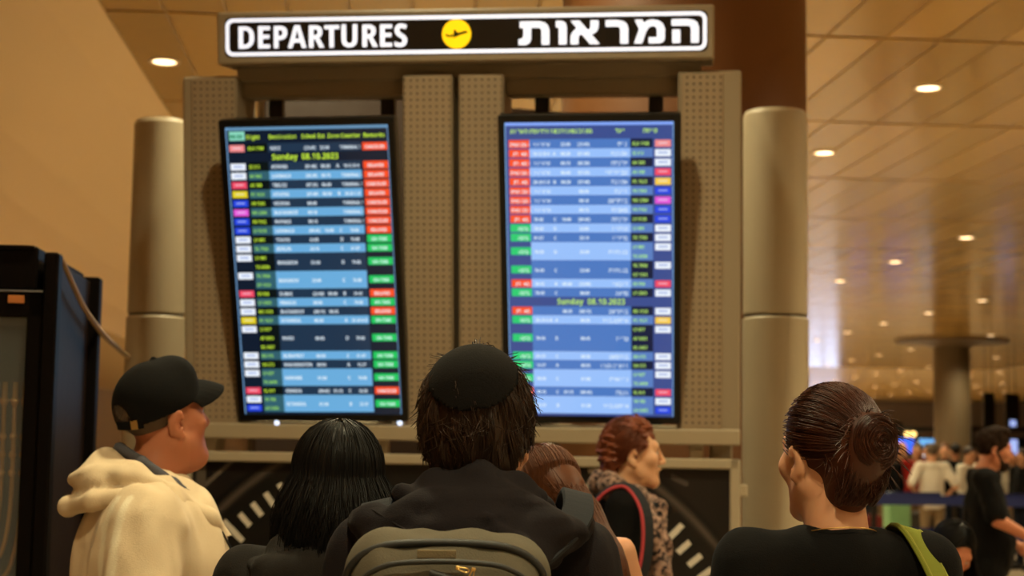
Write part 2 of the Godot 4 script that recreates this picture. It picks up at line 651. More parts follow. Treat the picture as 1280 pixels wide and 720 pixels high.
func build_hall() -> void:
	var H := Transform3D(hall, Vector3.ZERO)
	struct("floor", slab(-7.0, 43.0, -0.2, 0.0, -10.0, 96.0), M.floor, "polished beige stone floor of the terminal hall", "floor")
	# ceiling: a flat deck with long narrow panels hung under it, their joints left open
	var ceil_ := struct("ceiling", slab(-2.1, 43.0, ROOF, ROOF + 0.2, -10.0, 96.0), M.ceiling, "glossy amber ceiling of long narrow panels", "ceiling")
	var meshes: Array = []
	for k in 3:
		meshes.append(box_mesh(Vector3(0.442, 0.012, 3.06), 0.004))
	var row0 := 11.80 - 3.12
	var far := MB.new()
	far.x = H
	for r in range(-6, 16):
		var d := row0 + 3.12 * r + 1.56
		var reach := 0.42 * (d + 1.6) + 1.5
		var l := -2.1 + 0.225
		while l < minf(maxf(reach, 6.0), 23.0):
			if r >= 0 and r < 6 and l < 0.405 * (d + 1.6) + 0.3:
				var p := part("panel", meshes[rng.randi() % 3], M.panels[rng.randi() % 4], ceil_)
				p.transform = H * Transform3D(Basis.from_euler(Vector3(rng.randf_range(-1, 1) * 0.0012, 0, rng.randf_range(-1, 1) * 0.007)), Vector3(l, ROOF - 0.011, -d))
			else:
				far.box(Vector3(l, ROOF - 0.011, -d), Vector3(0.442, 0.012, 3.06), 0.0)
			l += 0.455
	var fp := part("panel_field", far.done(), M.panels[1], ceil_)
	fp.set_meta("kind", "stuff")
	# left: a hanging wall that leans out as it comes down, with a lower passage beneath
	var prof := PackedVector2Array([Vector2(-2.1, ROOF + 0.2), Vector2(-2.1, ROOF - 0.02), Vector2(-2.35, ROOF - 0.2), Vector2(-2.62, 4.25), Vector2(-2.9, 3.9), Vector2(-3.1, 3.55), Vector2(-3.25, 3.2), Vector2(-3.33, 2.9), Vector2(-7.0, 2.9), Vector2(-7.0, 3.1), Vector2(-7.0, ROOF + 0.2)])
	var cove := MB.new()
	cove.x = H
	cove.prism(prof, -96.0, 10.0)
	struct("wall_left", cove.done(), M.cove, "smooth tan leaning wall above the display cabinet", "wall")
	struct("wall_passage", slab(-7.2, -7.0, 0.0, 3.0, -10.0, 96.0), M.wall, "grey brown wall of the low passage behind the cabinet", "wall")
	struct("wall_right", slab(43.0, 43.2, 0.0, ROOF + 0.2, -10.0, 96.0), M.farwall, "far side wall of the hall", "wall")
	struct("wall_back", slab(-7.2, 43.2, 0.0, ROOF + 0.2, -10.2, -10.0), M.wall, "wall of the hall behind the viewer", "wall")
	# far end wall with two tall windows
	var wl := [-7.2, 25.8, 27.9, 33.85, 34.3, 43.2]
	var fw := MB.new()
	fw.x = H
	for i in range(0, 6, 2):
		fw.box(Vector3((wl[i] + wl[i + 1]) / 2, (ROOF + 0.2) / 2, -95.6), Vector3(wl[i + 1] - wl[i], ROOF + 0.2, 0.8), 0.0)
	struct("wall_far", fw.done(), M.farwall, "grey brown end wall of the hall beyond the queues", "wall")
	var pane := StandardMaterial3D.new()
	pane.transparency = BaseMaterial3D.TRANSPARENCY_ALPHA
	pane.albedo_color = Color(0.9, 0.95, 1.0, 0.06)
	pane.roughness = 0.03
	for i in 2:
		var a: float = wl[1 + 2 * i]
		var b: float = wl[2 + 2 * i]
		var w := struct("window_%d" % (i + 1), slab(a, b, 0.1, ROOF, 95.5, 95.52), pane, ["wide bright window at the far end beside the columns", "narrow bright window at the far end near the column"][i], "window")
		if i == 1:
			w.material_override = pane.duplicate()
			(w.material_override as StandardMaterial3D).albedo_color = Color(0.25, 0.28, 0.40, 0.75)
		var fr := MB.new()
		fr.x = H
		for q in [a, (a + b) / 2, b]:
			fr.box(Vector3(q, ROOF / 2, -95.5), Vector3(0.08, ROOF, 0.12), 0.0)
		for y in [0.05, 1.6, 3.2, ROOF - 0.05]:
			fr.box(Vector3((a + b) / 2, y, -95.5), Vector3(b - a, 0.08, 0.12), 0.0)
		part("window_frame", fr.done(), M.farwall, w)
	# dark doorways in the end wall
	for q in [[29.6, 31.6, 3.4], [35.2, 36.0, 3.0], [20.5, 24.0, 2.6], [37.6, 41.0, 2.6]]:
		struct("door_%d" % int(q[0]), slab(q[0], q[1], 0.0, q[2], 94.9, 95.3), M.black, "dark closed doorway in the far end wall, %s" % {29: "tall, beside the narrow window", 35: "slim, right of the narrow window", 20: "low and wide, left of the wide window", 37: "low and wide, at the right end"}[int(q[0])], "door")

func downlight(l: float, d: float, label: String, energy: float) -> void:
	var o := thing("downlight", label, "ceiling lamp", hp(l, ROOF - 0.017, d), 0.0, "round ceiling downlights in rows")
	part("trim_ring", M.ring_mesh, M.trim, o)
	part("lens", M.lens_mesh, M.lamp, o)
	var s := SpotLight3D.new()
	s.name = "lamp_light"
	o.add_child(s, true)
	s.position = Vector3(0, -0.03, 0)
	s.rotation.x = -PI / 2
	s.light_color = Color(1.0, 0.945, 0.75)
	s.light_energy = energy
	s.light_size = 0.1
	s.spot_range = 120.0
	s.spot_angle = 40.0 if l < -1.5 else 68.0
	s.spot_angle_attenuation = 0.6
	s.spot_attenuation = 2.0
	s.shadow_enabled = true

func build_downlights() -> void:
	var r := MB.new()
	r.lathe([[0.098, -0.012], [0.125, -0.012], [0.130, -0.004], [0.130, 0.006], [0.098, 0.006], [0.098, -0.012]], 28)
	M.ring_mesh = r.done()
	var l := MB.new()
	l.lathe([[0.0, -0.008], [0.05, -0.008], [0.097, -0.006], [0.097, 0.004], [0.0, 0.004]], 24)
	M.lens_mesh = l.done()
	downlight(-1.86, 13.35, "single round ceiling downlight left of the departures sign, by the leaning wall", LAMP)
	var tail := {}
	for c in range(0, 10):
		for k in range(-7, 25):
			var ll := 0.87 + 3.83 * c + 0.05 * sin(c * 3.0 + k) - (0.8 if c == 0 else 0.0)
			var d := 13.37 + 3.12 * k
			var px := 473.0 + ll / maxf(d, 0.1) * FOC
			var inside := d > 12.0 and px < 1300.0
			if not inside and Vector2(ll, d - 5.0).length() > 15.0:
				continue
			var lab := "round ceiling downlight in an overhead row out of the picture"
			if inside and px > 1000:
				if c == 1 and k == 0:
					lab = "largest round ceiling downlight, high at right beyond the dark column"
				elif c == 1 and k == 1:
					lab = "second largest ceiling downlight, close to the dark column's right edge"
				if c > 1 or k > 1:
					tail[c] = tail.get(c, 0) + 1
					lab = "round ceiling downlight, %s nearest in the %s slanting line right of the brown column" % [ORD[tail[c] - 1], ORD[c - 1]]
			downlight(ll, d, lab, LAMP)

const ORD := ["first", "second", "third", "fourth", "fifth", "sixth", "seventh", "eighth", "ninth", "tenth", "eleventh", "twelfth", "thirteenth", "fourteenth", "fifteenth", "sixteenth", "seventeenth", "eighteenth", "nineteenth", "twentieth", "21st", "22nd", "23rd", "24th", "25th"]
const LAMP := 11.4

func build_columns() -> void:
	var c := MB.new()
	c.lathe([[0.0, 0.0], [0.66, 0.0], [0.66, 0.12], [0.64, 0.14], [0.64, ROOF], [0.0, ROOF]], 48)
	var p: Vector3 = at(853, 400, 8.3)
	var o := struct("column", c.done(), M.brown, "massive dark brown round column behind the departures board", "column")
	o.position = Vector3(p.x, 0, p.z)
	# slim free-standing posts at both sides of the board
	for i in 2:
		var z: float = [7.45, 7.0][i]
		var q: Vector3 = at([199.0, 969.0][i], 300, z)
		var r: float = [0.133, 0.141][i]
		var h: float = [3.06, 3.05][i]
		var t := thing("round_post", ["slim round grey post left of the departures board, behind the man in the cap", "slim round grey post right of the board, before the brown column"][i], "post", Vector3(q.x, 0, q.z), 0.0, "")
		var lo := MB.new()
		lo.lathe([[0.0, 0.0], [r + 0.03, 0.0], [r + 0.03, 0.04], [r + 0.004, 0.05], [r + 0.004, 2.125], [r - 0.004, 2.135]], 40)
		part("lower_shaft", lo.done(), M.post, t)
		var jn := MB.new()
		jn.lathe([[r - 0.006, 2.125], [r - 0.006, 2.15]], 40)
		part("joint", jn.done(), M.black, t)
		var up := MB.new()
		up.lathe([[r - 0.006, 2.143], [r, 2.15], [r, h - 0.02], [r - 0.01, h], [0.0, h]], 40)
		part("upper_shaft", up.done(), M.post, t)
	# the far column under its flat head
	var f := MB.new()
	f.lathe([[0.0, 0.0], [0.52, 0.0], [0.50, 0.3], [0.50, ROOF - 0.22], [0.9, ROOF - 0.12], [1.55, ROOF - 0.08], [1.55, ROOF], [0.0, ROOF]], 40)
	var far := struct("column", f.done(), M.post, "distant round column with a flat flared head among the queues", "column")
	far.name = "column_001"
	far.material_override = mat(Color(0.40, 0.33, 0.24), 0.6)
	far.position = hp(15.9, 0, 43.5)
	# dark partition behind the board
	var a: Vector3 = at(318, 400, 8.5)
	var b: Vector3 = at(735, 400, 9.05)
	var w := MB.new()
	w.box(Vector3(0, 1.72, 0), Vector3(a.distance_to(Vector3(b.x, a.y, b.z)), 3.44, 0.25), 0.01)
	var pw := struct("wall_partition", w.done(), M.darkwall, "dark brown partition standing behind the departures board", "wall")
	pw.position = Vector3((a.x + b.x) / 2, 0, (a.z + b.z) / 2)
	pw.rotation.y = atan2(a.z - b.z, b.x - a.x)

# ------------------------------------------------------------------ the departures board
func build_board() -> void:
	var yaw := -deg_to_rad(6.47)
	var up := Basis(Vector3.UP, yaw)
	var o: Vector3 = at(575, 545, 6.5)
	var lean := Basis(Vector3.UP, yaw) * Basis(Vector3.RIGHT, deg_to_rad(8.0))
	board = Transform3D(lean, o)
	var t := thing("display_stand", "tall grey metal stand of perforated columns carrying the two flight screens", "display stand", o * Vector3(1, 0, 1), 0.0)
	var inv := t.global_transform.affine_inverse() if t.is_inside_tree() else Transform3D(Basis.IDENTITY, -(o * Vector3(1, 0, 1)))
	var B := inv * board
	for q in [[-1.145, -0.92, 0], [-0.232, -0.029, 1], [-0.004, 0.178, 2], [0.872, 1.122, 3]]:
		var c := MB.new()
		c.box(Vector3((q[0] + q[1]) / 2, 0.73, -0.155), Vector3(q[1] - q[0], 1.46, 0.30), 0.008)
		var col := part("upright", c.done(), M.metal, t)
		col.transform = B
		var pl := MB.new()
		var a: float = [-1.105, -0.226, 0.002, 0.886][q[2]]
		var b: float = [-0.925, -0.035, 0.172, 1.05][q[2]]
		pl.box(Vector3((a + b) / 2, 0.745, -0.003), Vector3(b - a, 1.41, 0.012), 0.003)
		part("perforated_plate", pl.done(), M.perforated, col)
	for q in [[1.425, 0.09, 0.2, "top_beam"], [0.01, 0.064, 0.12, "bottom_rail"]]:
		var c := MB.new()
		c.x = B
		var zz: float = -0.20 if q[3] == "top_beam" else -0.045
		c.box(Vector3(-0.01, q[0], zz), Vector3(2.264, q[1], q[2]), 0.006)
		part(q[3], c.done(), M.metal if q[3] == "top_beam" else M.rail, t)
	for xx in [-0.82, -0.34, 0.31, 0.78]:      # dark inner struts behind the screens
		var c := MB.new()
		c.x = B
		c.box(Vector3(xx, 0.72, -0.27), Vector3(0.06, 1.4, 0.05), 0.004)
		part("inner_strut", c.done(), M.black, t)
	for xx in [-1.05, -0.33, 0.95]:
		var c := MB.new()
		c.x = inv * Transform3D(up, o)
		c.box(Vector3(xx, -0.06, -0.06), Vector3(0.055, 0.13, 0.05), 0.004)
		part("short_post", c.done(), M.rail, t)
	for xx in [-1.08, 1.05]:                   # legs down to the floor behind the poster
		var c := MB.new()
		c.x = inv * Transform3D(up, o)
		c.box(Vector3(xx, -o.y / 2, -0.16), Vector3(0.09, o.y, 0.09), 0.006)
		part("leg", c.done(), M.metal, t)
	# sign box
	var s := thing("departures_sign", "long lit sign reading DEPARTURES in English and Hebrew, above the screens", "sign", o * Vector3(1, 0, 1))
	var bx := MB.new()
	bx.x = B
	bx.box(Vector3(0.016, 1.607, -0.10), Vector3(1.996, 0.212, 0.30), 0.008)
	part("housing", bx.done(), M.metal, s)
	var neck := MB.new()
	neck.x = B
	neck.box(Vector3(0.016, 1.475, -0.16), Vector3(1.9, 0.06, 0.18), 0.004)
	part("mount", neck.done(), M.metal, s)
	var face := MB.new()
	face.x = B
	face.prism(rounded(1.935, 0.158, 0.02, 5, Vector2(0.02, 1.610)), 0.045, 0.053)
	var fp := part("face_panel", face.done(), mat(Color(0.10, 0.075, 0.06), 0.3), s)
	var white := glow(Color(0.92, 0.94, 1.0), 0.95)
	var br := MB.new()
	br.x = B
	br.ring_prism(rounded(1.928, 0.15, 0.03, 6, Vector2(0.02, 1.610)), rounded(1.900, 0.122, 0.018, 6, Vector2(0.02, 1.610)), 0.052, 0.056)
	part("border_line", br.done(), white, fp)
	var tm := TextMesh.new()
	var sf := SystemFont.new()
	sf.font_names = PackedStringArray(["Droid Sans"])
	sf.font_weight = 700
	tm.font = sf
	tm.text = "DEPARTURES"
	tm.font_size = 64
	tm.depth = 0.004
	tm.pixel_size = 0.001
	var w := tm.get_aabb().size
	var dp := part("english_lettering", tm, white, fp)
	dp.transform = B * Transform3D(Basis.from_scale(Vector3(0.688 / w.x, 0.092 / w.y, 1)), Vector3(-0.548, 1.607, 0.0545))
	# Hebrew lettering, letter by letter, from left to right as it stands
	var hs := 0.098
	for q in hebrew_letters():
		var hb := MB.new()
		hb.x = B
		for poly: PackedVector2Array in q[1]:
			var pp := PackedVector2Array()
			for v in poly:
				pp.append(Vector2(q[0] + v.x * hs, 1.564 + v.y * hs * 0.94))
			hb.prism(pp, 0.052, 0.0565)
		part("hebrew_letter", hb.done(), white, fp)
	var disc := MB.new()
	disc.x = B * Transform3D(Basis(Vector3.RIGHT, PI / 2), Vector3(-0.002, 1.611, 0.052))
	disc.lathe([[0.0, 0.0], [0.058, 0.0], [0.058, 0.004], [0.0, 0.004]], 36)
	var dk := part("yellow_disc", disc.done(), glow(Color(1.0, 0.82, 0.02), 0.85), fp)
	var pn := MB.new()
	pn.x = B * Transform3D(Basis(Vector3(0, 0, 1), 0.20), Vector3(-0.002, 1.609, 0))
	pn.prism(PackedVector2Array([Vector2(-0.046, 0.010), Vector2(-0.040, 0.012), Vector2(-0.030, 0.002), Vector2(-0.010, 0.004), Vector2(-0.008, 0.020), Vector2(-0.002, 0.022), Vector2(0.006, 0.005), Vector2(0.036, 0.007), Vector2(0.046, 0.003), Vector2(0.044, -0.003), Vector2(0.010, -0.005), Vector2(-0.012, -0.012), Vector2(-0.018, -0.012), Vector2(-0.006, -0.004), Vector2(-0.032, -0.005), Vector2(-0.040, 0.001)]), 0.0555, 0.058)
	part("plane_symbol", pn.done(), M.black, dk)
	# screens, leaning further forward
	for i in 2:
		screen(i, o)
	build_poster(up, o)

func hebrew_letters() -> Array:
	var V := func(a: Array) -> PackedVector2Array:
		var p := PackedVector2Array()
		for i in range(0, a.size(), 2):
			p.append(Vector2(a[i], a[i + 1]))
		return p
	return [
		[0.246, [V.call([0.05, 1.0, 0.82, 1.0, 1.05, 0.94, 1.18, 0.82, 1.24, 0.62, 1.24, 0, 0.93, 0, 0.93, 0.60, 0.90, 0.69, 0.82, 0.73, 0.50, 0.73, 0.50, 0.24, 0.44, 0.09, 0.30, 0.0, 0, 0, 0, 0.24, 0.13, 0.26, 0.2, 0.36, 0.2, 0.73, 0.05, 0.73])]],
		[0.394, [V.call([0.0, 1.0, 0.24, 1.0, 0.38, 0.92, 0.43, 0.75, 0.43, 0, 0.12, 0, 0.12, 0.73, 0.0, 0.73])]],
		[0.452, [V.call([0, 1, 0.36, 1, 1.16, 0, 0.78, 0]), V.call([0.80, 1, 1.12, 1, 1.12, 0.74, 1.06, 0.56, 0.94, 0.45, 0.72, 0.38, 0.58, 0.55, 0.76, 0.62, 0.80, 0.72]), V.call([0.34, 0.70, 0.52, 0.48, 0.36, 0.40, 0.31, 0.28, 0.31, 0, 0, 0, 0, 0.34, 0.08, 0.52, 0.2, 0.64])]],
		[0.590, [V.call([0, 1, 0.46, 1, 0.70, 0.95, 0.84, 0.84, 0.90, 0.64, 0.90, 0, 0.59, 0, 0.59, 0.60, 0.56, 0.69, 0.48, 0.73, 0, 0.73])]],
		[0.702, [V.call([0.02, 1, 0.32, 1, 0.38, 0.86, 0.52, 0.96, 0.74, 1.0, 0.98, 0.95, 1.14, 0.82, 1.22, 0.6, 1.22, 0.2, 1.16, 0.06, 1.02, 0, 0.58, 0, 0.58, 0.25, 0.91, 0.25, 0.91, 0.58, 0.86, 0.69, 0.75, 0.74, 0.58, 0.68, 0.47, 0.5, 0.31, 0, 0, 0, 0.2, 0.60])]],
		[0.848, [V.call([0, 1, 0.62, 1, 0.88, 0.95, 1.02, 0.84, 1.08, 0.64, 1.08, 0, 0.77, 0, 0.77, 0.60, 0.74, 0.69, 0.66, 0.73, 0, 0.73]), V.call([0.03, 0, 0.34, 0, 0.34, 0.56, 0.03, 0.56])]],
	]

func screen(i: int, o: Vector3) -> void:
	var up := Basis(Vector3.UP, -deg_to_rad(6.47)) * Basis(Vector3.RIGHT, deg_to_rad(18.0))
	var w := 0.650
	var h := 1.175
	var ctr := Vector2([-0.559, 0.534][i], 0.680)
	var t := thing("flight_screen", ["upright flight information screen in English, red and green remarks on its right edge", "upright flight information screen in Hebrew, red and green remarks on its left edge"][i], "screen", o * Vector3(1, 0, 1), 0.0, "")
	var S := Transform3D(Basis.IDENTITY, -(o * Vector3(1, 0, 1))) * Transform3D(up, o)
	if i == 0:
		S = S * Transform3D(Basis(Vector3(0, 0, 1), 0.012), Vector3.ZERO)
	var b := MB.new()
	b.x = S
	b.box(Vector3(ctr.x, ctr.y, -0.035), Vector3(w + 0.055, h + 0.06, 0.07), 0.006)
	part("casing", b.done(), M.black, t)
	var bz := MB.new()
	bz.x = S
	bz.ring_prism(rounded(w + 0.052, h + 0.056, 0.004, 1, ctr), rounded(w, h, 0.001, 1, ctr), -0.002, 0.008)
	part("bezel", bz.done(), M.black, t)
	var p := MB.new()
	p.x = S
	p.quad_uv(Vector3(ctr.x - w / 2, ctr.y - h / 2, 0.003), Vector3(ctr.x + w / 2, ctr.y - h / 2, 0.003), Vector3(ctr.x + w / 2, ctr.y + h / 2, 0.003), Vector3(ctr.x - w / 2, ctr.y + h / 2, 0.003))
	var m := mat(Color(0.02, 0.02, 0.02), 0.15)
	m.emission_enabled = true
	m.emission = Color.WHITE
	m.emission_operator = BaseMaterial3D.EMISSION_OP_MULTIPLY
	m.emission_texture = ImageTexture.create_from_image(screen_image(i))
	m.emission_energy_multiplier = SCREEN
	part("picture", p.done(), m, t)
	var al := AreaLight3D.new()
	al.name = "screen_light"
	t.add_child(al, true)
	al.transform = S * Transform3D(Basis(Vector3.UP, PI), Vector3(ctr.x, ctr.y, 0.02))
	al.area_size = Vector2(w, h)
	al.area_normalize_energy = true
	al.light_color = [Color(0.55, 0.78, 0.95), Color(0.58, 0.72, 1.0)][i]
	al.light_energy = 0.12
	al.area_range = 60.0
	al.shadow_enabled = true
	if i == 0:
		for sx in [-0.50, -0.03]:
			var lp := MB.new()
			lp.x = S
			lp.ball(Vector3(ctr.x + 0.345 + sx if sx > -0.1 else ctr.x - 0.195, ctr.y - h / 2 - 0.036, 0.004), Vector3(0.010, 0.016, 0.006) if sx < -0.1 else Vector3(0.011, 0.011, 0.006), 12)
			part("status_lamp", lp.done(), M.status, t)
	for sx in [-0.2, 0.2]:
		var c := MB.new()
		c.x = S
		c.box(Vector3(ctr.x + sx, ctr.y + 0.1, -0.13), Vector3(0.05, 0.7, 0.14), 0.004)
		part("bracket", c.done(), M.black, t)

const SCREEN := 1.0

func build_poster(up: Basis, o: Vector3) -> void:
	var base := o * Vector3(1, 0, 1)
	var t := thing("poster_frame", "low grey framed advertising panel with a giant watch dial, under the screens", "poster stand", base)
	var S := Transform3D(Basis.IDENTITY, -base) * Transform3D(up, o)
	var top := -0.076
	var bot := -o.y + 0.12
	for q in [["frame_bar", Vector3(-0.018, top - 0.021, -0.03), Vector3(2.282, 0.042, 0.07)], ["frame_bar", Vector3(-0.018, bot, -0.03), Vector3(2.282, 0.06, 0.07)], ["frame_post", Vector3(-1.139, (top + bot) / 2, -0.03), Vector3(0.042, top - bot, 0.07)], ["frame_post", Vector3(1.103, (top + bot) / 2, -0.03), Vector3(0.042, top - bot, 0.07)], ["foot", Vector3(-1.0, bot - 0.075, -0.03), Vector3(0.1, 0.09, 0.3)], ["foot", Vector3(0.96, bot - 0.075, -0.03), Vector3(0.1, 0.09, 0.3)], ["side_bracket", Vector3(1.135, -0.20, -0.03), Vector3(0.035, 0.05, 0.04)]]:
		var m := MB.new()
		m.x = S
		m.box(q[1], q[2], 0.006)
		part(q[0], m.done(), M.rail, t)
	var p := MB.new()
	p.x = S
	var x0 := -1.12
	var x1 := 1.084
	var y1 := top - 0.04
	var y0 := bot + 0.02
	p.box(Vector3((x0 + x1) / 2, (y0 + y1) / 2, -0.05), Vector3(x1 - x0, y1 - y0, 0.03), 0.0)
	part("backing", p.done(), M.black, t)
	var f := MB.new()
	f.x = S
	f.quad_uv(Vector3(x0, y0, -0.031), Vector3(x1, y0, -0.031), Vector3(x1, y1, -0.031), Vector3(x0, y1, -0.031))
	var m := mat(Color.WHITE, 0.35)
	m.albedo_texture = ImageTexture.create_from_image(poster_image(x0, x1, y0, y1))
	part("poster", f.done(), m, t)

# ------------------------------------------------------------------ what is printed or shown on flat faces
var glyphs := {}
func text_on(im: Image, s: String, x: float, y: float, size: int, color: Color, align := 0, bold := true, squeeze := 1.0) -> void:
	var ts = TextServerManager.get_primary_interface()
	var key := "b" if bold else "r"
	if not glyphs.has(key):
		var f := SystemFont.new()
		f.font_names = PackedStringArray(["Droid Sans"])
		f.font_weight = 700 if bold else 400
		glyphs[key] = f
	var rid: RID = glyphs[key].get_rids()[0]
	var sz := Vector2i(size, 0)
	var wide := 0.0
	for ch in s:
		wide += ts.font_get_glyph_advance(rid, size, ts.font_get_glyph_index(rid, size, ch.unicode_at(0), 0)).x * squeeze
	var cx := x
	if align == 1:
		cx = x - wide / 2.0
	elif align == 2:
		cx = x - wide
	for ch in s:
		var g = ts.font_get_glyph_index(rid, size, ch.unicode_at(0), 0)
		ts.font_render_glyph(rid, sz, g)
		var page = ts.font_get_glyph_texture_idx(rid, sz, g)
		if page >= 0:
			var src: Image = ts.font_get_texture_image(rid, sz, page)
			var r: Rect2 = ts.font_get_glyph_uv_rect(rid, sz, g)
			var off: Vector2 = ts.font_get_glyph_offset(rid, sz, g)
			for yy in int(r.size.y):
				for xx in int(r.size.x):
					var a := src.get_pixel(int(r.position.x) + xx, int(r.position.y) + yy).a
					if a > 0.02:
						var px := int(cx + (off.x + xx) * squeeze)
						var py := int(y + off.y + yy)
						if px >= 0 and py >= 0 and px < im.get_width() and py < im.get_height():
							im.set_pixel(px, py, im.get_pixel(px, py).lerp(color, a))
		cx += ts.font_get_glyph_advance(rid, size, g).x * squeeze

# Hebrew letters as five by six dots, top row first
const HEB := {
	"א": [17, 9, 22, 13, 18, 17], "ב": [30, 2, 2, 2, 2, 31], "ג": [12, 4, 4, 4, 10, 18], "ד": [31, 2, 2, 2, 2, 2], "ה": [31, 1, 17, 17, 17, 17],
	"ו": [12, 4, 4, 4, 4, 4], "ז": [14, 4, 4, 4, 4, 4], "ט": [19, 21, 17, 17, 17, 30], "י": [12, 4, 4, 0, 0, 0], "ך": [31, 1, 1, 1, 1, 1],
	"כ": [30, 1, 1, 1, 1, 30], "ל": [16, 31, 1, 2, 4, 8], "מ": [22, 9, 17, 17, 17, 23], "ן": [4, 4, 4, 4, 4, 4], "נ": [6, 2, 2, 2, 2, 14], "ס": [31, 17, 17, 17, 10, 4],
	"ע": [17, 9, 9, 10, 4, 24], "פ": [30, 17, 13, 1, 1, 31], "ק": [31, 1, 17, 18, 20, 16], "ר": [30, 1, 1, 1, 1, 1], "ש": [21, 21, 21, 21, 18, 28], "ת": [15, 9, 9, 9, 9, 25], "ם": [31, 17, 17, 17, 17, 31],
}
func hebrew_on(im: Image, s: String, right: float, y: float, dot: float, color: Color) -> float:
	var cx := right
	for ch in s:
		if HEB.has(ch):
			for row in 6:
				for c in 5:
					if (int(HEB[ch][row]) >> (4 - c)) & 1:
						im.fill_rect(Rect2i(int(cx - dot * (5 - c)), int(y + row * dot * 1.15), int(ceil(dot)), int(ceil(dot * 1.15))), color)
		elif ch == "1":
			im.fill_rect(Rect2i(int(cx - dot * 3), int(y), int(ceil(dot)), int(dot * 7)), color)
		cx -= dot * 6.0
	return cx

